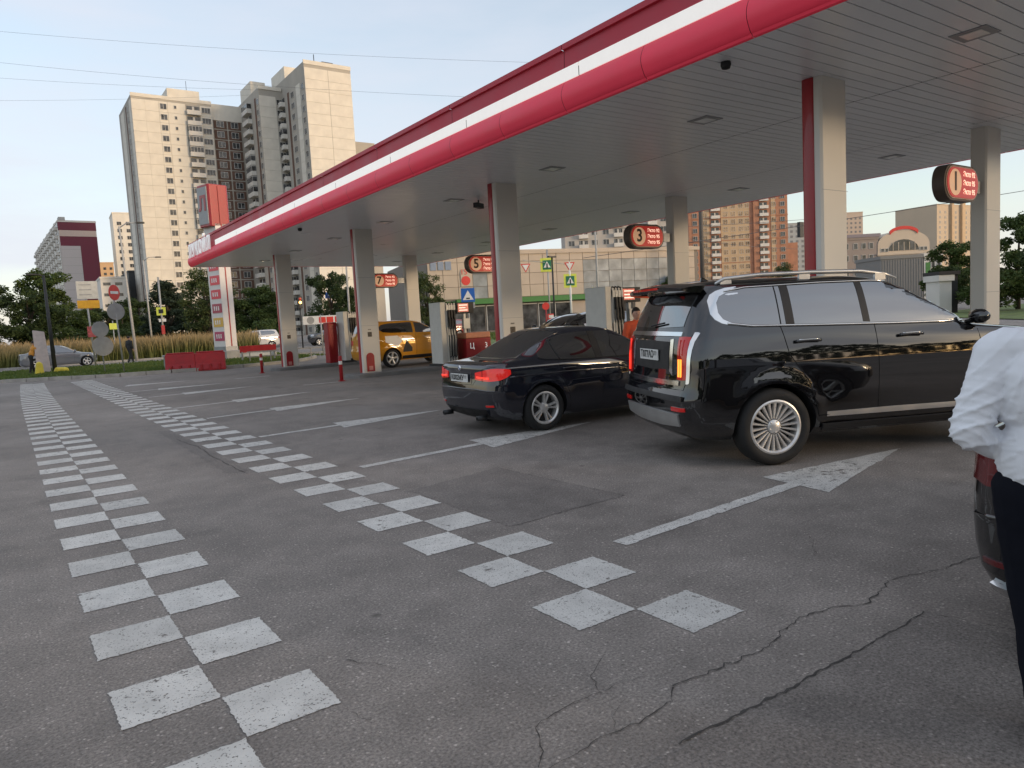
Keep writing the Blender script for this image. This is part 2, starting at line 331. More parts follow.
def run(prof, p0, p1, inx):   # extrude profile from p0 to p1, inx = inward direction
    mb = MB(); n = len(prof); vs = []
    for p in (p0, p1):
        for d, z in prof: vs.append((p[0] + inx[0] * d, p[1] + inx[1] * d, z))
    return mb.add(vs, [(i, i + 1, n + i + 1, n + i) for i in range(n - 1)])
sides = (((CX0, CY1), (CX0, CY0), (1, 0)), ((CX0, CY1), (CX1, CY1), (0, -1)), ((CX1, CY1), (CX1, CY0), (-1, 0)), ((CX0, CY0), (CX1, CY0), (0, 1)))
for si, (a, b, inx) in enumerate(sides):
    L_ = math.hypot(b[0] - a[0], b[1] - a[1]); n = max(1, round(L_ / 1.63)); d = np.array([b[0] - a[0], b[1] - a[1]]) / L_
    for k in range(n):
        p0 = np.array(a) + d * (L_ * k / n + .004); p1 = np.array(a) + d * (L_ * (k + 1) / n - .004)
        cpart(run(low, p0, p1, inx), 'fascia_panel', M_cred, autosmooth=35)
    n2 = max(1, round(L_ / 3.26))
    for k in range(n2):
        p0 = np.array(a) + d * (L_ * k / n2 + .006); p1 = np.array(a) + d * (L_ * (k + 1) / n2 - .006)
        cpart(run(up, p0, p1, inx), 'fascia_panel', M_cred2)
    s0 = 4.75 if si == 0 else 0.
    n3 = max(1, round((L_ - s0) / 3.26))
    for k in range(n3):
        p0 = np.array(a) + d * (s0 + (L_ - s0) * k / n3 + .008); p1 = np.array(a) + d * (s0 + (L_ - s0) * (k + 1) / n3 - .008)
        cpart(run(white, p0, p1, inx), 'light_strip', M_lit)
    if si == 0: cpart(run(white, np.array(a), np.array(a) + d * s0, (1, 0)), 'fascia_panel', M_cred2)
# brand letters at the far end of the long side
M_letter = mat('letter_white', (.8, .8, .78), .4, emit=(1, 1, 1), es=.10, var=.02)
yy = CY1 - .45
for ch, adv in zip('ЛУКОЙЛ', (.66, .66, .62, .70, .68, .66)):
    me = text_mesh(ch, .74, .03, M_letter, bold=.012); o = obj('fascia_letter', me, canopy, (-.11, yy - .33 - 14.8, CZ + .56))
    o.rotation_euler = (R(90), 0, R(-90)); yy -= adv
# soffit lamps
M_lampglass = mat('lamp_glass', (.75, .74, .70), .2, spec=.7, var=.05)
lampf = MB().box(-.2, .2, -.2, .2, -.010, .0).mesh('soffit_light', M_grey)
lampg = MB().box(-.12, .12, -.12, .12, -.016, -.0105).mesh('diffuser', M_lampglass)
for xx in (9.6, 16.0):
    for k in range(8):
        yv = 3.95 + 3.95 * k
        o = obj('soffit_light', lampf, canopy, (xx - CX0, yv + (.3 if xx > 12 else 0) - 14.8, CZ)); obj('diffuser', lampg, o)
for xx, yv in ((7.65, 5.95), (7.65, 21.5)):
    o = MB().lathe([(0, -.09), (.05, -.08), (.065, -.04), (.06, 0)], 12).build('camera_dome', M_black, canopy, True, loc=(xx - CX0, yv - 14.8, CZ))
cb = MB().box(-.18, .18, -.06, .06, -.20, -.08).tube([(0, 0, -.08), (0, 0, 0)], .02).build('ceiling_camera', M_dark, canopy, loc=(10.2 - CX0, 15.6 - 14.8, CZ)); cb.rotation_euler = (0, 0, R(30))
# columns
M_col = mat('column_cladding', (.66, .63, .57), .42, var=.04, vscale=.8, spec=.5)
COLY = (5.82, 13.62, 21.42, 29.22)
for row, x0 in enumerate((9.22, 14.92)):
    for ci, yv in enumerate(COLY):
        ox, oy = x0 - CX0, yv - 14.8 + (.27 if row == 1 and ci == 0 else 0)
        mb = MB(); r = .05
        mb.box(.045, .66, -.14, .14, .12, CZ - .002, .03)
        c = mb.build('column', M_col, canopy, loc=(ox, oy, 0))
        if row == 0:
            mb = MB(); pr = [(.047, -.03)] + [(.044 - .03 * math.sin(t), .055 - .085 * math.cos(t)) for t in np.linspace(.25, math.pi - .25, 9)] + [(.047, .145)]
            mb.prism(pr, .13, CZ - .003).build('corner_trim', M_red, c, autosmooth=40)
        for zz in (1.6, 3.1): MB().box(.046, .663, -.143, -.139, zz, zz + .006).build('cladding_joint', M_grey, c)
        if row == 0:
            MB().box(.26, .40, -.147, -.141, 1.25, 1.40).build('notice_plate', mat('notice_dark', (.10, .08, .06), .6, var=.6, vscale=30), c)
            MB().box(.28, .38, -.147, -.141, 1.46, 1.49).build('notice_plate', mat('notice_grey', (.25, .23, .2), .6, var=.4, vscale=30), c)
        if row == 0 and ci >= 2 or row == 1:
            o = MB().prism([(.16, .16), (.42, .16), (.42, .62)] + [(.29 + .13 * math.cos(t), .62 + .13 * math.sin(t)) for t in np.linspace(0, math.pi, 9)][1:-1] + [(.16, .62)], -.165, -.142, 'y').build('extinguisher_niche', M_red, c)
            MB().box(.225, .355, -.172, -.166, .20, .33).build('notice_plate', mat('notice_pink', (.6, .25, .22), .6), o)
# ------------------------------------------------------------------ islands, dispensers, signs
M_isl = mat('island_concrete', (.20, .195, .19), .85, var=.2, vscale=2., bump=.3)
M_kerbp = mat('kerb_stone', (.36, .345, .32), .85, var=.2, vscale=2.5, bump=.3)
M_disp = mat('dispenser_panel', (.66, .65, .61), .4, var=.05)
M_orange = mat('cabinet_top', (.62, .25, .14), .5)
M_screen = mat('screen_lit', (.5, .1, .08), .3, emit=(1., .30, .20), es=.14, var=.7, vscale=9.)
ISL = {}
for i, yv in enumerate(COLY):
    x0, x1, hw = 8.75, 16.6, .52
    P = [(x1, yv - hw), (x1, yv + hw)] + [(x0 + hw * .7 - hw * .7 * math.sin(t), yv + hw * math.cos(t)) for t in np.linspace(0, math.pi, 9)]
    o = MB().prism(P[::-1], -.05, .12).build('pump_island', M_isl, bev=.02); o['kind'] = 'structure'; ISL[i] = o
def nozzle(mb, x):
    mb.box(x - .03, x + .03, -.50, -.43, 1.55, 1.85); mb.box(x - .022, x + .022, -.52, -.47, 1.30, 1.6)
    mb.tube([(x + .02, -.47, 1.32), (x + .03, -.50, .9), (x + .02, -.47, .32), (x - .03, -.45, .28)], .02, 5)
def dispenser(loc, label):
    t = thing('fuel_dispenser', label, 'fuel pump', loc, group='fuel dispensers')
    MB().box(-.20, .02, -.38, .38, 0, 2.12).build('housing', M_disp, t, bev=.02)
    MB().box(.02, .36, -.36, .36, .0, 2.0).build('hose_module', M_black, t)
    for k in range(4): MB().box(.03 + k * .1 - .02, .03 + k * .1 + .02, -.42, .42, .15, 2.08).build('divider_fin', M_disp, t)
    MB().box(.01, .37, -.41, .41, 1.02, 1.22).build('middle_band', M_disp, t)
    MB().box(.01, .37, -.41, .41, 1.86, 2.02).build('top_band', M_grey, t)
    for k in range(3):
        mb = MB(); nozzle(mb, .08 + k * .1); mb.build('nozzle', M_black, t)
        MB().tube([(.08 + k * .1, -.3, 2.0), (.08 + k * .1, -.34, 2.12), (.08 + k * .1, -.42, 2.08)], .018, 5).build('hose_arch', M_black, t)
    MB().box(-.28, .40, -.44, .44, 0, .08).build('base', M_dark, t)
    return t
def pay_screen(loc, label):
    t = thing('pump_screen', label, 'screen', loc, group='pump display screens')
    MB().box(-.34, .34, -.10, .10, 1.72, 2.10).build('casing', M_black, t, bev=.01)
    s = MB().box(-.29, .12, -.112, -.101, 1.78, 2.06).build('display', M_screen, t)
    for k, zz in enumerate((1.82, 1.9, 1.99)): MB().box(-.25, .08 - .08 * (k % 2), -.118, -.113, zz, zz + .03).build('display_line', mat('screen_white', (.7, .6, .5), .4, emit=(1, .85, .7), es=.35), s)
    MB().box(-.04, .04, -.04, .04, .12 - .12, 1.72).build('post', M_grey, t)
    MB().box(-.13, .13, -.16, -.04, 1.2, 1.55).build('keypad_box', M_grey, t)
def red_cabinet(loc, label):
    t = thing('red_cabinet', label, 'cabinet', loc, group='red island cabinets')
    MB().box(-.5, .5, -.3, .3, 0, .86).build('body', M_redp, t, bev=.015)
    MB().box(-.5, .5, -.3, .3, .862, 1.06).build('top', M_orange, t, bev=.03)
    for ch, x in (('Ц', -.27), ('3', .3)):
        o = obj('lettering', text_mesh(ch, .26, .003, M_letter), t, (x, -.305, .6)); o.rotation_euler = (R(90), 0, 0)
dispenser((12.4, 13.62, .12), 'white fuel dispenser behind the dark sedan roof'); dispenser((12.2, 21.42, .12), 'white fuel dispenser with black hoses beside the yellow car'); dispenser((12.0, 29.22, .12), 'distant white fuel dispenser behind the second column')
pay_screen((13.35, 13.62, .12), 'lit red pump screen above the orange clad attendant'); pay_screen((13.15, 21.42, .12), 'lit pump screen above the red cabinet marked 3')
red_cabinet((13.35, 21.2, .12), 'red cabinet with orange top marked 3 on the pump island')
t = thing('red_cabinet', 'tall red cabinet beside the farthest dispenser', 'cabinet', (11.5, 29.6, .12), group='red island cabinets')
MB().box(-.2, .2, -.25, .25, 0, 1.7).build('body', M_redp, t, bev=.02); MB().box(-.16, .16, -.26, -.251, .15, 1.6).build('door', M_red, t)
# red bollards at island noses
def bollard(loc, label):
    t = thing('bollard', label, 'bollard', loc, group='red bollards'); MB().lathe([(0, 0), (.055, 0), (.055, .72), (.045, .75), (0, .76)], 12).build('post', M_redp, t, True)
    MB().lathe([(.057, .5), (.057, .6)], 12).build('reflective_band', M_white, t, True); MB().lathe([(0, .004), (.11, .004), (.11, .02), (.055, .03)], 12).build('base', M_redp, t)
bollard((8.2, 20.5, 0), 'slim red bollard in front of the second column'); bollard((8.15, 28.3, 0), 'slim red bollard left of the farthest front column')
# pump number signs on far columns
M_srim = mat('sign_rim', (.10, .075, .06), .5); M_sface = mat('sign_face', (.40, .012, .012), .35, emit=(1., .03, .015), es=.08, var=.1)
M_sdisc = mat('sign_disc', (.60, .36, .22), .4, emit=(1., .55, .30), es=.12); M_stxt = mat('sign_text', (.9, .7, .6), .4, emit=(1., .62, .45), es=.35, var=0)
def stadium(x0, x1, z0, z1, r, n=8):
    P = []
    for cx, cz, a in ((x1 - r, z1 - r, 0), (x0 + r, z1 - r, 90), (x0 + r, z0 + r, 180), (x1 - r, z0 + r, 270)):
        P += [(cx + r * math.cos(R(a + 90 * k / n)), cz + r * math.sin(R(a + 90 * k / n))) for k in range(n + 1)]
    return P
def number_sign(num, yv, label):
    t = thing('pump_number_sign', label, 'sign', (14.80, yv + (.27 if num == '1' else 0), 3.20), group='pump number signs')
    MB().box(-.23, .13, -.05, .04, .2, .42).build('bracket', M_grey, t)
    MB().prism(stadium(-1.50, -.22, 0, .62, .29), -.16, .05, 'y').build('casing', M_srim, t, bev=.01)
    MB().prism(stadium(-1.46, -.25, .035, .585, .265), -.172, -.161, 'y').build('frame', mat('sign_frame', (.45, .28, .2), .4), t)
    f = MB().prism(stadium(-1.43, -.28, .055, .565, .25), -.180, -.173, 'y').build('face', M_sface, t)
    d = MB().lathe([(0, -.186), (.225, -.186), (.225, -.181)], 28, 'y', (-1.15, 0, .31)).build('number_disc', M_sdisc, t)
    o = obj('number', text_mesh(num, .44, .002, mat('sign_number', (.05, .02, .01), .5), bold=.01), t, (-1.15, -.190, .31)); o.rotation_euler = (R(90), 0, 0)
    for k, s in enumerate(('Экто 92', 'Экто 95', 'Экто 95')):
        o = obj('fuel_name', text_mesh(s, .125, .002, M_stxt, 'LEFT', bold=.002), t, (-.86, -.185, .46 - .15 * k)); o.rotation_euler = (R(90), 0, 0)
for num, yv, w in (('1', 5.82, 'glowing red pump sign numbered 1 on the rear column at right'), ('3', 13.62, 'glowing red pump sign numbered 3 above the black SUV tailgate'), ('5', 21.42, 'glowing red pump sign numbered 5 partly behind the third column'), ('7', 29.22, 'glowing red pump sign numbered 7, farthest of the pump signs')):
    number_sign(num, yv, w)

# ------------------------------------------------------------------ car builder
M_tyre = mat('tyre', (.016, .016, .016), .8, var=.12, bump=.15); M_rim = mat('rim_alloy', (.66, .65, .63), .32, .55, var=.05); M_rimd = mat('rim_dark', (.03, .03, .03), .5, .4)
M_cglass = mat('car_glass', (.010, .011, .012), .03, spec=1., ior=2.1, var=0, coat=.6)
M_tail = mat('tail_red', (.35, .008, .008), .12, coat=.8, emit=(1., .02, .01), es=.04, var=.1); M_taillit = mat('tail_lit', (.6, .03, .02), .2, coat=.6, emit=(1., .04, .02), es=.55, var=.1)
M_amber = mat('tail_amber', (.7, .2, .03), .2, emit=(1., .30, .04), es=.75, var=.15); M_clear = mat('lamp_clear', (.6, .6, .6), .1, coat=1., var=.1)
M_plate = mat('plate_white', (.72, .72, .70), .4, var=.05); M_seam = mat('panel_gap', (.004, .004, .004), .9, var=0); M_silver = mat('silver_trim', (.55, .55, .54), .35, .8, var=.04)
def paint(name, c, rough=.25): return mat(name, c, rough, 0., coat=1., var=.04, vscale=3., spec=.0, ior=1.45, coat_ior=1.9)
class Car:
    def __init__(s, name, label, loc, hd, prof, wb, wr, track, pm, arch=1.13, flare=.018, cr=.30, ry=.20, cf=.5, fy=.45, rb=.04, fb=.12, bow=.035, group=None, zb=1.34):
        s.zb = zb; s.p = np.array(prof, float); s.wb = wb; s.wr = wr; s.track = track; s.pm = pm; s.Ra = wr * arch; s.fl = flare
        s.cr, s.ry, s.cf, s.fy, s.rb, s.fb, s.bow = cr, ry, cf, fy, rb, fb, bow
        s.t = thing(name, label, 'car', (loc[0], loc[1], 0), R(hd), group)
        s.body()
    def lv(s, z): return [np.interp(z, s.p[:, 0], s.p[:, i]) for i in (1, 2, 3)]
    def flr(s, x, z):
        f = 0.
        for xa in (0, s.wb):
            d = math.hypot(x - xa, z - s.wr); f += s.fl * math.exp(-((d - s.Ra - .02) / .075) ** 2) * (1 if z < s.wr + s.Ra + .3 else 0)
        return f
    def ends(s, z):
        xr, xf, w = s.lv(z); k = min(1, w / .8); q = float(np.interp(z, [s.zb - .06, s.zb + .03], [1., .36])); h = float(np.interp(z, [s.zb - .06, s.zb + .03], [1., .7]))
        return xr, xf, w, xr + s.rb, xf - s.fb, s.cr * k, s.cf * k * q, s.ry * k, s.fy * k * h
    def Y(s, x, z):
        xr, xf, w, a, b, cr, cf, ry, fy = s.ends(z); x0 = a + cr; x1 = b - cf
        t = (2 * x - x0 - x1) / max(.1, x1 - x0); we = w * (1 - s.bow)
        if x < x0: u = min(1, (x0 - x) / cr); return we - ry + ry * math.sqrt(max(0, 1 - u * u))
        if x > x1: u = min(1, (x - x1) / cf); return we - fy + fy * math.sqrt(max(0, 1 - u * u))
        return w * (1 - s.bow * t * t) + s.flr(x, z)
    def XR(s, y, z):
        xr, xf, w, a, b, cr, cf, ry, fy = s.ends(z); we = w * (1 - s.bow); y = min(abs(y), we - .002); yi = we - ry
        if y <= yi: return xr + s.rb * (y / yi) ** 2
        u = (y - yi) / ry; return a + cr * (1 - math.sqrt(max(0, 1 - u * u)))
    def XF(s, y, z):
        xr, xf, w, a, b, cr, cf, ry, fy = s.ends(z); we = w * (1 - s.bow); y = min(abs(y), we - .002); yi = we - fy
        if y <= yi: return xf - s.fb * (y / yi) ** 2
        u = (y - yi) / fy; return b - cf * (1 - math.sqrt(max(0, 1 - u * u)))
    def ring(s, z, ns=44):
        xr, xf, w, a, b, cr, cf, ry, fy = s.ends(z); we = w * (1 - s.bow); H = []
        for k in range(5): y = (we - ry) * k / 5; H.append((xr + s.rb * (y / (we - ry)) ** 2, y))
        for k in range(8): t = math.pi / 2 * k / 7; H.append((a + cr * (1 - math.cos(t)), we - ry + ry * math.sin(t)))
        x0, x1 = a + cr, b - cf
        for k in range(1, ns): x = x0 + (x1 - x0) * k / ns; H.append((x, s.Y(x, z)))
        for k in range(8): t = math.pi / 2 * (1 - k / 7); H.append((b - cf * (1 - math.cos(t)), we - fy + fy * math.sin(t)))
        for k in range(4, -1, -1): y = (we - fy) * k / 5; H.append((xf - s.fb * (y / max(.01, we - fy)) ** 2, y))
        return [(x, y, z) for x, y in H] + [(x, -y, z) for x, y in H[-2:0:-1]]
    def body(s):
        zs = sorted(set([round(float(z), 4) for z in s.p[:, 0]] + [round(float(z), 4) for z in np.arange(s.p[0, 0], 1.1, .04)]))
        rings = [s.ring(z) for z in zs]; n = len(rings[0]); mb = MB()
        vs = [p for r in rings for p in r]; fs = [(i * n + k, i * n + (k + 1) % n, (i + 1) * n + (k + 1) % n, (i + 1) * n + k) for i in range(len(zs) - 1) for k in range(n)]
        fs += [tuple(range(n))[::-1], tuple(range((len(zs) - 1) * n, len(zs) * n))]
        mb.add(vs, fs); o = mb.build('body', [s.pm, M_black], s.t)
        for xa in (0, s.wb):
            for sg in (-1, 1):
                cut = MB(); cut.cur = 1; cut.lathe([(0, sg * .45), (s.Ra, sg * .45), (s.Ra, sg * 1.3), (0, sg * 1.3)], 36, 'y', (xa, 0, s.wr))
                c = cut.build('cut', [s.pm, M_black]); bm_fix(c.data); md = o.modifiers.new('b', 'BOOLEAN'); md.operation = 'DIFFERENCE'; md.object = c; md.solver = 'EXACT'
        c0 = [m.object for m in o.modifiers]
        for c in c0: c.location = s.t.location; c.rotation_euler = s.t.rotation_euler
        bake(o)
        for c in c0: bpy.data.objects.remove(c)
        o.data.polygons.foreach_set('use_smooth', [True] * len(o.data.polygons)); o.data.set_sharp_from_angle(angle=R(38)); s.b = o
    def pt(s, kind, v, z, off, sg):
        if kind == 's':
            e = .01; y = s.Y(v, z); d = (s.Y(v + e, z) - s.Y(v - e, z)) / (2 * e); dz = (s.Y(v, z + e) - s.Y(v, z - e)) / (2 * e); n = Vector((-d, 1, -dz)).normalized()
            return (v + n.x * off, sg * (y + n.y * off), z + n.z * off)
        f = s.XR if kind == 'r' else s.XF; q = -1 if kind == 'r' else 1
        e = .01; x = f(v, z); d = (f(abs(v) + e, z) - f(abs(v) - e, z)) / (2 * e) * (1 if v >= 0 else -1); dz = (f(v, z + e) - f(v, z - e)) / (2 * e); n = Vector((q, -q * d, -q * dz)).normalized()
        return (x + n.x * off, sg * (v + n.y * off), z + n.z * off)
    def panel(s, name, cols, m, off=.006, sg=1, rows=5, parent=None, skirt=.02, smooth=True):
        # cols: (kind, value, zb, zt); a smooth patch on the body skin with a skirt
        cc = []
        for a, b in zip(cols[:-1], cols[1:]):
            n = 4 if a[0] == b[0] else 1
            for k in range(n):
                u = k / n; cc.append((a[0],) + tuple(a[i] + (b[i] - a[i]) * u for i in (1, 2, 3)))
        cc.append(cols[-1])
        G = [[s.pt(k, v, zb + (zt - zb) * j / rows, off, sg) for j in range(rows + 1)] for k, v, zb, zt in cc]
        I = [[s.pt(k, v, zb + (zt - zb) * j / rows, off - skirt, sg) for j in range(rows + 1)] for k, v, zb, zt in cc]
        mb = MB(); mb.grid(G)
        bo = [G[i][0] for i in range(len(G))] + [G[-1][j] for j in range(1, rows + 1)] + [G[i][-1] for i in range(len(G) - 2, -1, -1)] + [G[0][j] for j in range(rows - 1, 0, -1)]
        bi = [I[i][0] for i in range(len(G))] + [I[-1][j] for j in range(1, rows + 1)] + [I[i][-1] for i in range(len(G) - 2, -1, -1)] + [I[0][j] for j in range(rows - 1, 0, -1)]
        nb = len(bo); mb.add(bo + bi, [(i, (i + 1) % nb, nb + (i + 1) % nb, nb + i) for i in range(nb)])
        return mb.build(name, m, parent or s.t, autosmooth=40)
    def line(s, name, pts, r, m, sg=1, off=0., parent=None, n=6, sub=5):
        P = []
        for a, b in zip(pts[:-1], pts[1:]):
            k_ = sub if a[0] == b[0] else 1
            for k in range(k_): u = k / k_; P.append(s.pt(a[0], a[1] + (b[1] - a[1]) * u, a[2] + (b[2] - a[2]) * u, off, sg))
        P.append(s.pt(*pts[-1], off, sg)); return MB().tube(P, r, n).build(name, m, parent or s.t, True)
    def wheels(s, style, tw=.24):
        r = s.wr; rr = r * .70
        ty = MB(); pf = [(rr, -tw / 2 + .02), (rr + .03, -tw / 2), (r - .035, -tw / 2), (r - .01, -tw / 2 + .025), (r, -tw / 2 + .05), (r, tw / 2 - .05), (r - .01, tw / 2 - .025), (r - .035, tw / 2), (rr + .03, tw / 2), (rr, tw / 2 - .02)]
        ty.lathe(pf, 48, 'y'); tyre = ty.mesh('tyre', M_tyre, True)
        rm = MB(); rm.lathe([(rr + .004, -tw / 2 + .018), (rr - .012, -tw / 2 + .012), (rr - .03, -tw / 2 + .03), (rr - .035, tw / 2 - .03)], 48, 'y')
        rm.cur = 1; rm.lathe([(rr - .03, 0.01), (.02, .01)], 32, 'y'); rm.lathe([(.05, -.02), (rr * .75, -.02), (rr * .75, 0.005)], 32, 'y'); rm.cur = 0
        yo = -tw / 2 + .03
        def spoke(a0, r0, r1, w0, w1, dep=.045, ya=0., yb=0.):
            ca, sa = math.cos(a0), math.sin(a0); V = []
            for rad, w, yy in ((r0, w0, ya), (r1, w1, yb)):
                for sgn, dy in ((-1, .012), (-.5, 0), (.5, 0), (1, .012), (1, dep), (-1, dep)):
                    tx, tz = -sa * sgn * w, ca * sgn * w; V.append((rad * ca + tx, yo + yy + dy, rad * sa + tz))
            rm.add(V, [(i, (i + 1) % 6, 6 + (i + 1) % 6, 6 + i) for i in range(6)] + [tuple(range(6))[::-1], tuple(range(6, 12))])
        if style == 'fins':
            for k in range(22): spoke(2 * math.pi * k / 22, r * .20, rr - .012, .007, .016, .05, .02, -.004)
        elif style == 'double5':
            for k in range(5):
                a = 2 * math.pi * k / 5 + .3
                for d in (-.17, .17): spoke(a + d, .05, rr - .015, .012, .017, .05, .012, 0)
        else:
            for k in range(5): spoke(2 * math.pi * k / 5 + .3, .05, rr - .015, .03, .045, .05, .01, 0)
        rm.lathe([(0, yo + .005), (.045, yo + .006), (.07, yo + .02), (.075, yo + .06)], 24, 'y')
        for k in range(5): a = 2 * math.pi * k / 5; rm.lathe([(0, yo + .004), (.009, yo + .006), (.009, yo + .03)], 8, 'y', (.055 * math.cos(a), 0, .055 * math.sin(a)))
        rim = rm.mesh('rim', [M_rim, M_rimd], True); rim.set_sharp_from_angle(angle=R(35))
        for xa in (0, s.wb):
            for sg in (-1, 1):
                w = obj('wheel', None, s.t, (xa, sg * (s.track - tw / 2), s.wr)); w.rotation_euler = (0, 0, 0 if sg < 0 else math.pi)
                q = rng.uniform(0, 6) if sg > 0 else .2
                a = obj('tyre', tyre, w); b = obj('rim', rim, w); b.rotation_euler = (0, q, 0)
    def mirror(s, x, z, m):
        for sg in (-1, 1):
            y = s.Y(x, z) ; mb = MB(); mb.lathe([(0, -.11), (.05, -.105), (.085, -.05), (.09, .03), (.06, .10), (0, .12)], 14, 'y'); mb.xf(Matrix.Translation((x + .04, sg * (y + .13), z + .06)) @ Matrix.Diagonal((.7, 1, .85, 1)))
            o = mb.build('mirror', m, s.t, True); MB().tube([(x + .03, sg * (y - .03), z), (x + .03, sg * (y + .08), z + .02)], .025).build('mirror_arm', M_black, o)
    def plate(s, txt, z, y=0., w=.26, h=.056, off=.014):
        x = s.XR(y, z) - off; o = MB().box(x - .006, x, y - w, y + w, z - h, z + h).build('number_plate', M_plate, s.t)
        MB().box(x - .0075, x - .0062, y - w + .006, y + w - .006, z - h + .006, z + h - .006).build('plate_field', mat('plate_field', (.66, .66, .64), .4), o)
        t = obj('plate_text', text_mesh(txt, .105, .001, M_black, bold=.003), o, (x - .009, y + .045, z)); t.rotation_euler = (R(90), 0, R(-90))
        t = obj('plate_text', text_mesh('777', .06, .001, M_black), o, (x - .009, y - w + .07, z + .012)); t.rotation_euler = (R(90), 0, R(-90))
import bmesh
def bm_fix(me):
    b = bmesh.new(); b.from_mesh(me); bmesh.ops.remove_doubles(b, verts=b.verts, dist=1e-5); bmesh.ops.recalc_face_normals(b, faces=b.faces); b.to_mesh(me); b.free()

# ---- black SUV, turned out of its lane
P_black = paint('paint_black', (.006, .006, .007), .3)
SUVP = [(.28, -.76, 3.45, .84), (.36, -.90, 3.58, .91), (.46, -.95, 3.64, .945), (.60, -.97, 3.67, .955), (.70, -.97, 3.68, .96), (.80, -.94, 3.68, .962), (.92, -.925, 3.66, .962), (1.02, -.92, 3.63, .96), (1.10, -.918, 3.58, .955), (1.18, -.915, 3.46, .942), (1.22, -.91, 3.20, .934),
        (1.26, -.905, 2.84, .926), (1.29, -.90, 2.60, .919), (1.32, -.89, 2.47, .911), (1.36, -.875, 2.38, .899), (1.42, -.855, 2.27, .883), (1.52, -.82, 2.10, .853), (1.62, -.785, 1.92, .820), (1.72, -.74, 1.72, .782), (1.78, -.70, 1.57, .75), (1.815, -.66, 1.43, .715), (1.84, -.60, 1.26, .665), (1.86, -.52, 1.02, .58), (1.872, -.40, .66, .43)]
c = Car('black_suv', 'large glossy black SUV with chrome window trim and silver roof rails', (6.576, 5.170), -25, SUVP, 2.88, .385, .955, P_black, flare=.022, cr=.26, ry=.2)
c.wheels('fins', .25)
for sg in (-1, 1):
    c.panel('side_glass', [('s', -.52, 1.54, 1.64), ('s', -.48, 1.475, 1.70), ('s', -.40, 1.435, 1.735), ('s', -.2, 1.405, 1.765), ('s', .6, 1.375, 1.775), ('s', 1.2, 1.36, 1.77), ('s', 1.5, 1.35, 1.75), ('s', 1.75, 1.345, 1.69), ('s', 2.0, 1.34, 1.56), ('s', 2.22, 1.335, 1.43), ('s', 2.33, 1.33, 1.365)], M_cglass, .004, sg, 6)
    for a, b, w in ((.10, .10, .010), (.16, .28, .09), (1.0, 1.1, .075)):
        c.panel('pillar_cover', [('s', a, 1.375, 1.775), ('s', a + w, 1.37, 1.772)], M_black if w > .02 else M_seam, .007, sg, 6)
    c.line('window_chrome', [('s', -.44, 1.43), ('s', -.2, 1.395), ('s', .6, 1.365), ('s', 1.4, 1.34), ('s', 2.42, 1.318)], .013, M_chrome, sg, .006)
    c.line('window_chrome', [('s', -.42, 1.745), ('s', -.2, 1.775), ('s', .6, 1.787), ('s', 1.2, 1.782), ('s', 1.5, 1.762), ('s', 1.75, 1.702), ('s', 2.0, 1.572), ('s', 2.22, 1.44), ('s', 2.40, 1.33)], .009, M_chrome, sg, .006)
    c.panel('rear_chrome', [('s', -.60, 1.53, 1.66), ('s', -.565, 1.475, 1.72), ('s', -.50, 1.435, 1.755), ('s', -.40, 1.41, 1.78), ('s', -.28, 1.395, 1.79)], M_chrome, .0028, sg, 6)
    for pts in ([('s', .10, 1.37), ('s', .16, 1.1), ('s', .36, .82), ('s', .44, .55), ('s', .46, .46)], [('s', 1.12, 1.355), ('s', 1.13, .9), ('s', 1.12, .5)], [('s', 2.3, 1.30), ('s', 2.34, .95), ('s', 2.28, .5)], [('s', .46, .47), ('s', 1.3, .465), ('s', 2.2, .46)]):
        c.line('door_seam', pts, .005, M_seam, sg, 0, n=4)
    for x in (.36, 1.5):
        h = c.line('door_handle', [('s', x - .13, 1.215), ('s', x, 1.22), ('s', x + .13, 1.215)], .017, P_black, sg, .028); c.line('handle_chrome', [('s', x - .11, 1.228), ('s', x + .11, 1.228)], .006, M_chrome, sg, .04, parent=h)
    c.panel('sill_trim', [('s', .55, .455, .50), ('s', 1.3, .45, .505), ('s', 2.25, .445, .495)], M_silver, .008, sg, 2)
    c.panel('running_board', [('s', .5, .33, .385), ('s', 2.25, .33, .385)], M_black, .03, sg, 2)
    mb = MB(); P = [(-.47, sg * .67, 1.825), (-.38, sg * .67, 1.872), (.0, sg * .67, 1.898), (.6, sg * .665, 1.900), (1.15, sg * .66, 1.888), (1.42, sg * .655, 1.85), (1.56, sg * .65, 1.80)]
    rl = mb.tube(P, [.014, .02, .022, .022, .022, .018, .012], 8).build('roof_rail', M_silver, c.t, True)
    for x, z in ((-.36, 1.79), (.5, 1.82), (1.36, 1.79)): MB().box(x - .06, x + .06, sg * .665 - .015, sg * .665 + .015, z, z + .07).build('rail_foot', M_silver, rl)
    # rear lamps
    l = c.panel('tail_lamp', [('r', .665, .90, 1.315), ('r', .72, .895, 1.32), ('r', .76, .895, 1.32), ('r', .805, .90, 1.315)], M_tail, .012, sg, 6)
    c.panel('lamp_chrome', [('r', .808, .86, 1.36), ('r', .826, .86, 1.36), ('r', .838, .87, 1.35)], M_chrome, .010, sg, 6)
    for a, b in ((.685, .71), (.728, .752)): c.panel('light_bar', [('r', a, .925, 1.10 if sg < 0 else 1.28), ('r', b, .925, 1.10 if sg < 0 else 1.28)], M_amber if sg < 0 else M_taillit, .018, sg, 2, l)
    for a, b in ((.69, .712), (.735, .757)): c.panel('light_bar', [('r', a, 1.14, 1.29), ('r', b, 1.14, 1.29)], M_tail, .018, sg, 2, l)
    c.panel('reflector', [('r', .60, .585, .625), ('r', .72, .585, .625), ('r', .82, .59, .625)], M_tail, .012, sg, 2)
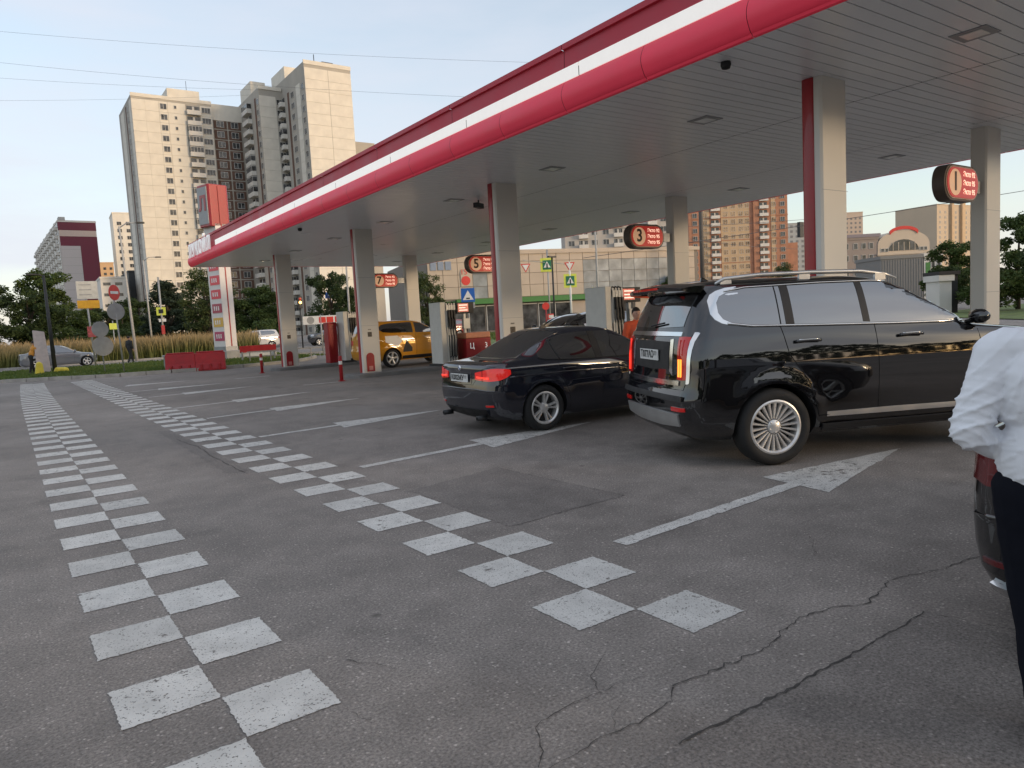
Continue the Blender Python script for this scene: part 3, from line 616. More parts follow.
    c.panel('arch_lip', [('s', -.9, .50, .53), ('s', -.46, .50, .53)], P_black, .006, sg, 2)
c.panel('rear_glass', [('r', -.67, 1.42, 1.72), ('r', -.3, 1.41, 1.735), ('r', .3, 1.41, 1.735), ('r', .67, 1.42, 1.72)], M_cglass, .006, 1, 6)
sp = MB(); T = []
for k in range(13):
    y = -.74 + 1.48 * k / 12; q = abs(y) / .74; xo = -.96 + .10 * q ** 3; T.append([(-.60, y, 1.868 - .05 * q ** 2), (xo + .1, y, 1.862 - .05 * q ** 2), (xo, y, 1.835 - .04 * q ** 2), (xo + .01, y, 1.79 - .02 * q ** 2), (xo + .09, y, 1.765 - .01 * q), (-.66, y, 1.745)])
sp.grid(T); sp.add([p for p in T[0]] , [tuple(range(6))]); sp.add([p for p in T[-1]], [tuple(range(6))[::-1]]); spo = sp.build('spoiler', P_black, c.t, autosmooth=50)
MB().grid([[(-.962 + .10 * abs(y / .74) ** 3 - .004, y, 1.803), (-.962 + .10 * abs(y / .74) ** 3 - .004, y, 1.826)] for y in np.linspace(-.36, .36, 9)]).build('brake_light', M_tail, spo)
c.panel('tailgate_chrome', [('r', -.70, 1.325, 1.365), ('r', 0, 1.325, 1.372), ('r', .70, 1.325, 1.365)], M_chrome, .014, 1, 2)
c.panel('tailgate_chrome', [('r', -.70, .84, .885), ('r', 0, .83, .88), ('r', .70, .84, .885)], M_chrome, .012, 1, 2)
c.panel('plate_recess', [('r', -.48, .99, 1.27), ('r', 0, .98, 1.28), ('r', .48, .99, 1.27)], M_black, .008, 1, 2)
for sg in (-1, 1): c.panel('recess_chrome', [('r', .50, .97, 1.29), ('r', .56, .93, 1.30)], M_chrome, .010, sg, 2)
c.plate('Т077АО', 1.13)
c.panel('bumper_step', [('r', -.8, .69, .735), ('r', 0, .69, .74), ('r', .8, .69, .735)], M_black, .035, 1, 2, skirt=.06)
c.panel('skid_plate', [('r', -.72, .44, .555), ('r', -.3, .41, .56), ('r', .3, .41, .56), ('r', .72, .44, .555)], M_silver, .018, 1, 4)
c.line('rear_wiper', [('r', .02, 1.42), ('r', -.30, 1.45)], .010, M_black, 1, .03)
c.line('tailgate_seam', [('r', -.80, 1.34), ('r', -.85, 1.0), ('r', -.78, .80), ('r', 0, .79), ('r', .78, .80), ('r', .85, 1.0), ('r', .80, 1.34)], .004, M_seam, 1, -.001, n=4)
c.panel('windscreen', [('f', -.70, 1.36, 1.76), ('f', -.3, 1.345, 1.79), ('f', .3, 1.345, 1.79), ('f', .70, 1.36, 1.76)], M_cglass, .006, 1, 6)
MB().prism([(-.02, 0), (.10, 0), (.02, .06), (-.01, .06)], -.015, .015, 'y').build('roof_antenna', P_black, c.t, loc=(-.30, 0, 1.862))
c.mirror(2.28, 1.30, P_black)
for sg in (-1, 1): c.panel('head_lamp', [('f', .45, .98, 1.12), ('f', .75, .98, 1.13), ('f', .86, 1.0, 1.12)], M_clear, .008, sg, 3)
c.panel('grille', [('f', -.42, .62, 1.12), ('f', 0, .60, 1.14), ('f', .42, .62, 1.12)], M_chrome, .010, 1, 4)
SUV = c

# ---- dark sedan
P_navy = paint('paint_dark_navy', (.013, .0145, .022), .3)
SEDP = [(.19, -.66, 3.15, .79), (.27, -.79, 3.3, .85), (.36, -.845, 3.38, .875), (.48, -.875, 3.41, .888), (.60, -.885, 3.42, .893), (.70, -.875, 3.41, .893), (.78, -.865, 3.34, .888), (.84, -.862, 3.15, .884), (.88, -.862, 2.88, .88), (.915, -.862, 2.62, .872), (.945, -.86, 2.46, .862), (.97, -.845, 2.36, .85), (.99, -.78, 2.31, .838), (1.005, -.62, 2.28, .827), (1.02, -.46, 2.25, .815), (1.04, -.36, 2.21, .803),
        (1.08, -.27, 2.13, .782), (1.14, -.155, 2.02, .752), (1.20, -.045, 1.90, .720), (1.26, .07, 1.78, .690), (1.32, .19, 1.65, .655), (1.36, .285, 1.55, .625), (1.39, .36, 1.44, .59), (1.41, .44, 1.32, .55), (1.425, .54, 1.16, .48), (1.433, .66, .98, .36)]
def shift_prof(p, f): return [f(*r) for r in p]
def sedan_details(c, pl, lit=True, seed=0, simple=False, tail=None):
    for sg in (-1, 1):
        c.panel('side_glass', [('s', -.03, 1.03, 1.10), ('s', .05, 1.005, 1.18), ('s', .2, .99, 1.265), ('s', .45, .98, 1.325), ('s', .7, .972, 1.345), ('s', .93, .968, 1.348)], M_cglass, .004, sg, 5)
        c.panel('side_glass', [('s', 1.06, .965, 1.345), ('s', 1.4, .96, 1.335), ('s', 1.62, .957, 1.28), ('s', 1.9, .955, 1.14), ('s', 2.12, .95, 1.01)], M_cglass, .004, sg, 5)
        c.panel('pillar_cover', [('s', .935, .967, 1.347), ('s', 1.055, .965, 1.345)], M_black, .0045, sg, 4)
        c.line('quarter_bar', [('s', .30, .988), ('s', .22, 1.26)], .012, M_black, sg, .004)
        c.line('window_trim', [('s', -.04, 1.02), ('s', .06, .995), ('s', .45, .972), ('s', 1.2, .955), ('s', 1.95, .94)], .008, M_black, sg, .004)
        for pts in ([('s', .25, .985), ('s', .30, .75), ('s', .42, .5), ('s', .44, .25)], [('s', 1.02, .96), ('s', 1.03, .6), ('s', 1.0, .24)], [('s', 2.02, .93), ('s', 2.05, .6), ('s', 1.98, .24)]): c.line('door_seam', pts, .0035, M_seam, sg, -.001, n=4)
        if simple: continue
        for x in (.42, 1.2): c.line('door_handle', [('s', x - .11, .855), ('s', x, .86), ('s', x + .11, .855)], .014, c.pm, sg, .025)
        c.line('shoulder_crease', [('s', -.55, .80), ('s', .4, .81), ('s', 1.4, .79), ('s', 2.4, .76)], .014, c.pm, sg, -.006, sub=10)
        l = c.panel('tail_lamp', [('r', .42, .775, .87), ('r', .60, .76, .90), ('r', .74, .755, .925), ('s', -.70, .765, .925), ('s', -.60, .80, .915), ('s', -.53, .84, .90)], (tail or M_tail) if not lit else mat('tail_red_bright', (.42, .012, .012), .12, coat=.8, emit=(1., .03, .02), es=.12, var=.25, vscale=14.), .010, sg, 5)
        c.panel('light_bar', [('r', .46, .80, .82), ('r', .62, .79, .81), ('r', .72, .785, .81)], tail or M_taillit, .016, sg, 2, l); c.panel('lamp_divider', [('r', .585, .755, .905), ('r', .592, .755, .905)], M_seam, .013, sg, 3, l)
        c.panel('reflector', [('r', .62, .40, .425), ('r', .76, .405, .43)], tail or M_tail, .008, sg, 2)
        o = MB().lathe([(.02, -.09), (.036, -.09), (.038, .06), (.0, .06)], 14, 'x', (-.82, sg * .52, .245)).build('exhaust_tip', M_dark, c.t, True)
    c.panel('rear_glass', [('r', -.60, 1.045, 1.36), ('r', -.3, 1.035, 1.385), ('r', .3, 1.035, 1.385), ('r', .60, 1.045, 1.36)], M_cglass, .005, 1, 6)
    c.panel('windscreen', [('f', -.60, .99, 1.36), ('f', -.3, .975, 1.385), ('f', .3, .975, 1.385), ('f', .60, .99, 1.36)], M_cglass, .005, 1, 6)
    for sg in (-1, 1): c.panel('head_lamp', [('f', .42, .66, .76), ('f', .66, .66, .77), ('f', .78, .68, .77)], M_clear, .006, sg, 3)
    c.panel('grille', [('f', -.34, .52, .72), ('f', 0, .52, .73), ('f', .34, .52, .72)], M_black, .008, 1, 3)
    c.mirror(2.06, .96, c.pm)
    if not simple:
        c.line('boot_seam', [('r', -.78, .95), ('r', -.58, .92), ('r', -.40, .74), ('r', -.36, .70), ('r', .36, .70), ('r', .40, .74), ('r', .58, .92), ('r', .78, .95)], .0035, M_seam, 1, -.001, n=4)
        c.panel('diffuser', [('r', -.6, .24, .36), ('r', 0, .22, .36), ('r', .6, .24, .36)], M_black, .006, 1, 3)
        c.line('bumper_crease', [('r', -.80, .62), ('r', -.4, .64), ('r', .4, .64), ('r', .80, .62)], .012, c.pm, 1, -.004)
        c.panel('plate_recess', [('r', -.33, .715, .87), ('r', .33, .715, .87)], c.pm, .004, 1, 2)
        if pl: c.plate(pl, .79)
        if not pl: c.wheels('five', .215); return
        x = c.XR(0, .925); b = MB().lathe([(0, -.012), (.036, -.010), (.038, 0)], 20, 'x', (x, 0, .925)).build('badge', M_chrome, c.t, True)
        for k in range(4): a0 = math.pi / 2 * k; MB().prism([(0, 0)] + [(.024 * math.cos(a0 + t), .024 * math.sin(a0 + t)) for t in np.linspace(0, math.pi / 2, 5)], -.0145, -.0125, 'x').build('badge_field', M_white if k % 2 else mat('badge_blue', (.02, .10, .35), .4), b, loc=(x, 0, .925))
        MB().prism([(-.05, 0), (.09, 0), (.03, .05), (-.01, .05)], -.012, .012, 'y').build('roof_antenna', M_black, c.t, loc=(.58, 0, 1.425))
    c.wheels('double5' if not simple else 'five', .215)
c = Car('dark_sedan', 'dark navy sedan with red tail lamps waiting in the lane', (6.205, 8.848), -4, SEDP, 2.72, .325, .885, P_navy, zb=.97, flare=.014, cr=.24, ry=.22, rb=.05)
sedan_details(c, 'К002МУ'); SEDAN = c

# ---- yellow crossover behind the second column
def scale_prof(p, sx=1., sw=1., sz=1., dx=0.): return [(z * sz, xr * sx + dx, xf * sx + dx, w * sw) for z, xr, xf, w in p]
def suv_simple(name, label, loc, hd, pm, sx=.95, sz=.93, deco=False, group=None):
    c = Car(name, label, loc, hd, scale_prof(SUVP, sx, .96, sz), 2.7, .345, .90, pm, group=group); c.wheels('five', .22)
    for sg in (-1, 1):
        c.panel('side_glass', [('s', -.42, 1.40, 1.52), ('s', -.30, 1.33, 1.60), ('s', 0, 1.29, 1.64), ('s', .9, 1.265, 1.65), ('s', 1.3, 1.255, 1.61), ('s', 1.7, 1.245, 1.47), ('s', 2.02, 1.24, 1.29)], M_cglass, .004, sg, 5)
        c.panel('pillar_cover', [('s', .95, 1.265, 1.645), ('s', 1.06, 1.262, 1.64)], pm, .006, sg, 4)
        c.panel('sill_trim', [('s', .42, .30, .42), ('s', 2.25, .30, .42)], M_black, .01, sg, 2)
        for pts in ([('s', 1.04, 1.25), ('s', 1.05, .8), ('s', 1.03, .46)], [('s', 2.1, 1.2), ('s', 2.14, .8), ('s', 2.08, .46)]): c.line('door_seam', pts, .005, M_seam, sg, 0, n=4)
        c.panel('tail_lamp', [('r', .55, .88, 1.05), ('r', .80, .88, 1.06), ('s', -.70, .92, 1.05)], M_tail, .01, sg, 3)
        for x in (.4, 1.5): c.line('door_handle', [('s', x - .1, 1.12), ('s', x + .1, 1.12)], .016, pm, sg, .025)
        if deco:
            c.panel('side_graphic', [('s', -.25, .95, 1.18), ('s', .25, .78, 1.18), ('s', .42, .95, 1.05)], M_white, .004, sg, 3)
            c.panel('side_graphic', [('s', .45, .55, .62), ('s', .62, .55, 1.0), ('s', .85, .55, .70)], M_black, .004, sg, 3)
    c.panel('rear_glass', [('r', -.6, 1.32, 1.60), ('r', .6, 1.32, 1.60)], M_cglass, .006, 1, 5); c.panel('windscreen', [('f', -.64, 1.27, 1.63), ('f', 0, 1.255, 1.66), ('f', .64, 1.27, 1.63)], M_cglass, .006, 1, 5)
    for sg in (-1, 1): c.panel('head_lamp', [('f', .45, .90, 1.02), ('f', .78, .90, 1.03)], M_clear, .008, sg, 3)
    c.panel('grille', [('f', -.4, .66, .98), ('f', .4, .66, .98)], M_black, .01, 1, 3); c.mirror(2.0, 1.22, pm); return c
suv_simple('yellow_crossover', 'yellow crossover with white and black side graphic behind the second column', (11.8, 25.4), 3, paint('paint_yellow', (.60, .27, .02), .3), deco=True)
# ---- dark car beyond the sedan, grey car on the side road, car at the bottom right
suv_simple('dark_crossover', 'dark car mostly hidden beyond the navy sedan roof', (15.2, 16.7), 180, paint('paint_charcoal', (.012, .012, .013), .3), sz=.88)
c = Car('grey_sedan', 'silver grey sedan driving on the side road behind the grass strip', (1.75, 54.3), 2, SEDP, 2.72, .325, .885, zb=.97, pm=paint('paint_grey', (.16, .17, .19), .3)); sedan_details(c, None, simple=True)
c = Car('parked_car', 'dark car rear corner with red lamp behind the man in white shirt', (4.30, .66), 2, SEDP, 2.72, .33, .885, P_black, zb=.97); sedan_details(c, None, lit=False, tail=mat('tail_unlit', (.10, .006, .008), .12, coat=.8, var=.2))
c.panel('exhaust_finisher', [('r', .38, .23, .30), ('r', .60, .235, .305), ('r', .74, .25, .31)], M_chrome, .02, 1, 3)
CARS = ((20.5, 68.5, 185, (.55, .55, .55), 'pale car on the far road left of the front column'), (27, 66, 176, (.05, .05, .055), 'dark car on the far road behind the red price board'), (31, 63, 182, (.6, .6, .6), 'white car on the far road right of the red price board'), (36, 60.5, 180, (.25, .03, .03), 'dark red car on the far road behind the yellow car'))
for x, y, hd, col, lab in CARS:
    suv_simple('distant_car', lab, (x, y), hd, paint('paint_far_%d' % int(x), col), group='cars on the far road')

# ------------------------------------------------------------------ people
def capsule(mb, p0, r0, p1, r1, n=14):
    p0, p1 = Vector(p0), Vector(p1); d = p1 - p0; L_ = d.length; prof = []
    for k in range(5): t = math.pi / 2 * k / 5; prof.append((r0 * math.sin(t), -r0 * math.cos(t)))
    prof.append((r0, 0)); prof.append((r1, L_))
    for k in range(1, 6): t = math.pi / 2 * k / 5; prof.append((r1 * math.cos(t), L_ + r1 * math.sin(t)))
    q = MB().lathe(prof, n); q.xf(Matrix.Translation(p0) @ d.to_track_quat('Z', 'Y').to_matrix().to_4x4()); mb.add(q.v, q.f)
def ell(mb, c, r, n=16):
    prof = [(math.sin(math.pi * k / 12), -math.cos(math.pi * k / 12)) for k in range(13)]
    q = MB().lathe(prof, n); q.xf(Matrix.Translation(c) @ Matrix.Diagonal((*r, 1))); mb.add(q.v, q.f)
def fuse(mb, name, m, parent, voxel, smooth=4, disp=0., dscale=.12):
    o = mb.build(name, m, parent); rm = o.modifiers.new('r', 'REMESH'); rm.mode = 'VOXEL'; rm.voxel_size = voxel
    sm = o.modifiers.new('s', 'SMOOTH'); sm.iterations = smooth; sm.factor = .6
    if disp > 0:
        tx = bpy.data.textures.new('fold', 'CLOUDS'); tx.noise_scale = dscale; tx.noise_depth = 2
        dm = o.modifiers.new('d', 'DISPLACE'); dm.texture = tx; dm.strength = disp; dm.mid_level = .5
        sm = o.modifiers.new('s2', 'SMOOTH'); sm.iterations = 2
    bake(o); o.data.polygons.foreach_set('use_smooth', [True] * len(o.data.polygons)); return o
def crease(o, aL, aR):
    me = o.data; n = len(me.vertices); co = np.empty(n * 3); no = np.empty(n * 3); me.vertices.foreach_get('co', co); me.vertices.foreach_get('normal', no); co = co.reshape(-1, 3); no = no.reshape(-1, 3); d = np.zeros(n)
    x, y, z = co.T
    wob = .35 * np.sin(9 * x + 5 * y + 3) + .5 * np.sin(7 * z + 11 * y) + .3 * np.sin(23 * x - 13 * z)
    def ridge(ph, sharp=3.): return (1 - np.abs(np.sin(ph))) ** sharp
    for A, sg in ((aL, -1), (aR, 1)):
        e = np.array(A[1]); r = np.linalg.norm(co - e, axis=1); m = np.clip(1.25 - r / .21, 0, 1) * (sg * x > .13)
        d += m * (.011 * ridge(46 * (z + sg * .55 * x) + 2.2 * wob) + .006 * ridge(71 * (z - sg * .4 * x + .3 * y) + 3 * wob + 1))
        m2 = (sg * x > .12) * (z > 1.2); d += m2 * .004 * ridge(38 * (z + sg * .9 * x + .4 * y) + 2 * wob)
    t_ = (np.abs(x) < .19); d += t_ * (.006 * ridge(17 * (z + .55 * x) + 2.4 * wob, 4) * np.clip((1.25 - z) * 5, 0, 1) + .004 * ridge(30 * (x - .25 * z) + 1.5 * wob, 4))
    co += no * d[:, None]; me.vertices.foreach_set('co', co.ravel()); me.update()
M_skin = mat('skin', (.50, .27, .19), .5, var=.08); M_hair = mat('hair', (.02, .013, .009), .6)
def person(label, loc, rz, top, bottom, sc=1., voxel=.022, armL=None, armR=None, stride=.12, lean=0., shoes=(.02, .02, .02), skirt=False, bag=None, legL=None):
    t = thing('person', label, 'person', loc, rz)
    t.scale = (sc,) * 3
    sh = 1.42; ly = lean
    aL = armL or [(-.20, ly, sh - .02), (-.25, ly - .03, 1.12), (-.24, ly + .08, .88)]; aR = armR or [(.20, ly, sh - .02), (.25, ly - .03, 1.12), (.24, ly + .08, .88)]
    legs = [[(-.09, 0, .92), (-.10, stride * .6, .5), (-.10, stride, .09)], [(.09, 0, .92), (.10, -stride * .2, .5), (.10, -stride, .10)]]
    if legL: legs[0] = legL
    b = MB(); hc = (0, ly * 1.15 + .01, 1.62)
    ell(b, hc, (.078, .098, .118)); ell(b, (0, hc[1] + .03, 1.56), (.055, .065, .06)); ell(b, (0, hc[1] + .102, 1.605), (.015, .02, .025))
    for sx in (-1, 1): ell(b, (sx * .08, hc[1] - .01, 1.61), (.014, .025, .034))
    capsule(b, (0, ly, 1.42), .06, (0, hc[1] - .01, 1.54), .055); ell(b, (0, ly * .8, 1.26), (.17, .105, .2)); ell(b, (0, ly * .3, 1.0), (.155, .11, .16))
    for A in (aL, aR):
        capsule(b, A[0], .055, A[1], .043); capsule(b, A[1], .042, A[2], .03)
        d = (Vector(A[2]) - Vector(A[1])).normalized(); w = Vector(A[2]); capsule(b, w, .03, w + d * .09, .036)
        n_ = d.cross(Vector((0, 1, .2))).normalized()
        for k in range(4): q = w + d * .10 + n_ * (.027 - .018 * k); f1 = q + d * .04; f2 = f1 + d * .02 + Vector((0, -.02, 0)); capsule(b, q, .0095, f1, .009, 8); capsule(b, f1, .009, f2, .0075, 8)
        q = w + d * .04 + n_ * .035; capsule(b, q, .012, q + d * .045 + n_ * .022, .009, 8)
    for G in legs: capsule(b, G[0], .085, G[1], .055); capsule(b, G[1], .052, G[2], .036); capsule(b, (G[2][0], G[2][1] - .04, .05), .038, (G[2][0], G[2][1] + .13, .04), .035)
    fuse(b, 'body', M_skin, t, voxel)
    e = MB()
    for sx in (-1, 1): ell(e, (sx * .032, hc[1] + .088, 1.625), (.011, .008, .007), 8)
    e.build('eyes', M_black, t, True)
    h = MB(); ell(h, (0, hc[1] - .012, 1.645), (.088, .104, .108)); h.v = [(x, y, max(z, 1.60 if y < hc[1] + .02 else 1.67)) for x, y, z in h.v]; h.build('hair', M_hair, t, True)
    s = MB(); ell(s, (0, ly * .8, 1.27), (.205, .130, .2)); ell(s, (0, ly * .3, 1.04), (.186, .135, .19)); capsule(s, (-.15, ly, 1.41), .07, (.15, ly, 1.41), .07); capsule(s, (0, ly, 1.42), .075, (0, ly, 1.47), .068)
    for A in (aL, aR): capsule(s, A[0], .073, A[1], .060); w = Vector(A[1]).lerp(Vector(A[2]), .62); capsule(s, A[1], .060, w, .05)
    fuse(s, 'shirt', top, t, voxel, 3, .016 if voxel < .02 else 0.)
    if voxel < .02: crease(t.children[-1], aL, aR)
    p = MB(); ell(p, (0, 0, .90), (.170, .126, .10))
    for G in legs: capsule(p, G[0], .100, G[1], .075); capsule(p, G[1], .073, (G[2][0], G[2][1], .12), .056)
    if skirt: capsule(p, (0, 0, .9), .16, (0, 0, .55), .2)
    fuse(p, 'trousers', bottom, t, voxel, 3, .015 if voxel < .02 else 0.)
    for G in legs:
        q = MB(); capsule(q, (G[2][0], G[2][1] - .04, .05), .044, (G[2][0], G[2][1] + .14, .042), .042); q.v = [(x, y, max(z, 0)) for x, y, z in q.v]; q.build('shoe', mat('shoe_%s' % str(shoes), shoes, .5), t, True)
    return t
M_shirt = mat('shirt_white', (.74, .76, .80), .75, var=.03); M_navy = mat('trousers_navy', (.008, .009, .014), .9, var=.1, spec=.1)
person('man in white shirt and dark trousers seen from behind at the frame edge', (2.845, .90, 0), R(-66), M_shirt, M_navy, 1.0, .007,
       armL=[(-.18, 0, 1.395), (-.262, -.05, 1.13), (-.15, .10, 1.03)], stride=.03, legL=[(-.10, 0, .92), (-.065, .02, .5), (-.035, .0, .09)])
person('fuel attendant in orange jacket standing beside the pump screen', (10.15, 10.2, 0), R(160), mat('jacket_orange', (.62, .09, .03), .7, var=.08), M_navy, .96, .02, lean=.06)
person('pedestrian in dark clothes walking along the grass strip', (6.65, 51.0, .02), R(-60), mat('coat_dark', (.02, .022, .025), .8), mat('trousers_dark', (.018, .018, .02), .8), 1.0, .022, stride=.26)
person('worker in orange vest bending on the grass by the lamp post', (1.25, 44.2, .10), R(-75), mat('vest_amber', (.60, .26, .04), .7), mat('trousers_dark', (.018, .018, .02), .8), .95, .022, lean=.18, armL=[(-.2, .18, 1.36), (-.24, .3, 1.1), (-.2, .42, .9)], armR=[(.2, .18, 1.36), (.24, .3, 1.1), (.2, .42, .9)])
b = MB(); b.prism([(-.2, -.02), (.2, -.02), (.17, .5), (.05, .62), (-.1, .55)], -.25, .25, 'y'); tag(b.build('yellow_bag', mat('bag_yellow', (.62, .5, .06), .6, var=.15), None, bev=.06, loc=(1.5, 42.8, .10)), 'bright yellow bag lying on the grass beside the worker', 'bag')
b = MB(); b.prism([(-.35, 0), (.35, 0), (.3, .22), (-.25, .26)], -.3, .3, 'y'); tag(b.build('yellow_sack', mat('bag_yellow', (.62, .5, .06), .6), None, bev=.08, loc=(2.45, 43.2, .10)), 'low yellow sack on the grass right of the lamp post', 'sack')

# ------------------------------------------------------------------ verge: kerb, lawn, side road, meadow
KERB = [(-46, 47), (-20, 42), (-6, 39.4), (-.1, 38.0), (1.9, 36.4), (3.7, 35.1), (6.2, 34.3), (9.5, 34.3), (12.0, 35.2), (14, 38.5), (15.2, 44), (15.8, 49.6)]
M_lawn = mat('lawn', (.11, .15, .04), .9, var=.45, vscale=1.1, bump=.6, bscale=14.)
M_soil = mat('meadow_soil', (.12, .12, .045), .95, var=.4, vscale=.8)
lawn = tag(sheet('lawn', KERB + [(-46, 49.6)], .10, M_lawn), kind='structure')
meadow_floor = tag(sheet('meadow', [(-60, 57.5), (16.6, 57.5), (19, 66), (26, 130), (60, 180), (-80, 180)], .06, M_soil), kind='structure')
far_lawn = tag(sheet('far_lawn', [(23, 30), (46, 24), (48, 72), (38, 78), (26, 58)], .04, M_lawn), kind='structure')
right_lawn = tag(sheet('right_lawn', [(30, 2), (300, -60), (300, 60), (60, 30)], .05, M_lawn), kind='structure')
kerb = tag(obj('kerb', None), kind='structure')
P = np.array(KERB[:11], float); seg = np.linalg.norm(np.diff(P, axis=0), axis=1); cum = np.concatenate([[0], np.cumsum(seg)]); s0 = 26.
kst = MB().box(-.485, .485, -.08, .08, -.05, .15).mesh('kerb_stone', M_kerbp)
def along(s): return np.array([np.interp(s, cum, P[:, 0]), np.interp(s, cum, P[:, 1])])
while s0 < cum[-1] - 1:
    a, b = along(s0), along(s0 + 1); d = b - a; o = obj('kerb_stone', kst, kerb, (*((a + b) / 2), rng.uniform(-.012, .006)), math.atan2(d[1], d[0])); o.scale[0] = np.linalg.norm(d); s0 += 1.
side_kerb = tag(MB().box(-46, 16, 49.62, 49.78, -.05, .13).build('side_road_kerb', M_kerbp), kind='structure')
tag(MB().box(-60, 16.6, 57.3, 57.5, -.05, .13).build('side_road_kerb', M_kerbp), kind='structure')
def blades(name, pts, h0, h1, w, m, label):
    n = len(pts); ang = rng.uniform(0, 2 * math.pi, n); h = rng.uniform(h0, h1, n) * (1 + .10 * np.sin(pts[:, 0] * .9 + 2 * np.sin(pts[:, 1] * .4)) + .08 * np.sin(pts[:, 0] * 2.7 + pts[:, 1])); le = rng.normal(size=(n, 2)) * h[:, None] * .18
    dx, dy = np.cos(ang) * w, np.sin(ang) * w; V = np.empty((n * 5, 3)); z = pts[:, 2]
    V[0::5] = np.c_[pts[:, 0] - dx, pts[:, 1] - dy, z]; V[1::5] = np.c_[pts[:, 0] + dx, pts[:, 1] + dy, z]
    V[2::5] = np.c_[pts[:, 0] + dx * .8 + le[:, 0] * .4, pts[:, 1] + dy * .8 + le[:, 1] * .4, z + h * .6]; V[3::5] = np.c_[pts[:, 0] - dx * .8 + le[:, 0] * .4, pts[:, 1] - dy * .8 + le[:, 1] * .4, z + h * .6]
    V[4::5] = np.c_[pts[:, 0] + le[:, 0], pts[:, 1] + le[:, 1], z + h]; k = np.arange(n) * 5
    F = [tuple(q) for q in np.c_[k, k + 1, k + 2, k + 3].tolist()] + [tuple(q) for q in np.c_[k + 3, k + 2, k + 4].tolist()]
    me = bpy.data.meshes.new(name); me.from_pydata(V.tolist(), [], F); me.materials.append(m); return tag(obj(name, me), label, kind='stuff')
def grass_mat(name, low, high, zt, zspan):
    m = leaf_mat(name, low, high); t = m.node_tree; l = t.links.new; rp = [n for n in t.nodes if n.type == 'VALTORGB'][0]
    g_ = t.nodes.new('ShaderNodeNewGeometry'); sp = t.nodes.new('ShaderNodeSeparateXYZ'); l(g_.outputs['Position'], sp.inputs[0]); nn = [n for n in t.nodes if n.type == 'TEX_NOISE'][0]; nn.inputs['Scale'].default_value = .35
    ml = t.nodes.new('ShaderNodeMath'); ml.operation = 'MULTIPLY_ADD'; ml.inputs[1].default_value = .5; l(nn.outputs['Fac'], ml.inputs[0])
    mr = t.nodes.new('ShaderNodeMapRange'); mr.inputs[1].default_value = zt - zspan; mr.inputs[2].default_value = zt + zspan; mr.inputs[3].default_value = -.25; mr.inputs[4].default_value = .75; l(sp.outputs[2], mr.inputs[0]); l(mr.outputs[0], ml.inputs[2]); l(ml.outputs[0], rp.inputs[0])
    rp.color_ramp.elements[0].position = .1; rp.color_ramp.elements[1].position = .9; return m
n = 22000; pts = np.c_[rng.uniform(-9, 15, n), rng.uniform(34.5, 49.5, n), np.full(n, .10)]
kx = np.array([k[0] for k in KERB[:10]]); ky = np.array([k[1] for k in KERB[:10]]); pts = pts[pts[:, 1] > np.interp(pts[:, 0], kx, ky) + .12]
blades('grass', pts, .04, .13, .03, leaf_mat('grass_short', (.07, .12, .025), (.14, .17, .045)), 'short mown grass on the verge')
n = 42000; yy = 58 + rng.gamma(1.3, 6, n); pts = np.c_[rng.uniform(-22, 26, n), yy, np.full(n, .06)]; pts = pts[(pts[:, 0] < 16.6 + (pts[:, 1] - 57.5) * .2)]
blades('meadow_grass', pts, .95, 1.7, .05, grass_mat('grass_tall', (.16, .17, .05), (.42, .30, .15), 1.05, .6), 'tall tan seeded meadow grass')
n = 5000; pts = np.c_[rng.uniform(30, 47, n), rng.uniform(30, 70, n), np.full(n, .04)]; blades('grass', pts, .05, .25, .04, MATS['grass_short'], 'grass beyond the canopy')
for x in (-2.,): pass
# road barriers
def barrier(loc, rz, label):
    t = thing('plastic_barrier', label, 'barrier', loc, rz, 'red water filled barriers'); w = 1.02
    w = .62; P = [(-.26, 0), (.26, 0), (.26, .10), (.16, .34), (.10, .80), (-.10, .80), (-.16, .34), (-.26, .10)]; mb = MB(); mb.prism(P, -w, w, 'x'); mb.build('shell', M_redp, t, bev=.03)
    for k in range(3): MB().box(-w + .2 + k * .37, -w + .3 + k * .37, -.29, .29, .0, .30).build('foot_rib', M_redp, t, bev=.02)
    MB().box(-w + .05, w - .05, -.07, .07, .80, .86).build('top_rib', M_redp, t, bev=.02)
barrier((6.5, 34.75, .0), R(-22), 'red plastic barrier at the kerb, left of the pair by the price tower'); barrier((7.65, 34.3, .0), R(-19), 'red plastic barrier at the kerb, right of the pair by the price tower')
t = thing('plastic_barrier', 'distant red and white barrier on the road behind the bollard', 'barrier', (11.0, 38.6, .1), R(-12)); MB().box(-.9, .9, -.1, .1, .45, .8).build('panel', M_redp, t); MB().box(-.9, .9, -.11, .11, .25, .4).build('panel', M_white, t)
for sx in (-.8, .8): MB().box(sx - .03, sx + .03, -.25, .25, 0, .5).build('foot', M_grey, t)
tag(MB().box(-.25, .25, -.2, .2, 0, .55).box(-.3, .3, -.25, .25, .55, .62).build('utility_box', M_grey, loc=(6.5, 37.2, .10), bev=.02), 'small dark utility box behind the red barrier', 'box')
t = thing('guard_rail', 'low metal rail running beside the price tower', 'rail', (12.0, 36.5, .1), R(-6))
for k in range(5): MB().box(-2 + k, -1.95 + k, -.03, .03, 0, .55).build('rail_post', M_grey, t)
for z in (.25, .5): MB().box(-2.1, 2.2, -.02, .02, z, z + .05).build('rail_bar', M_grey, t)

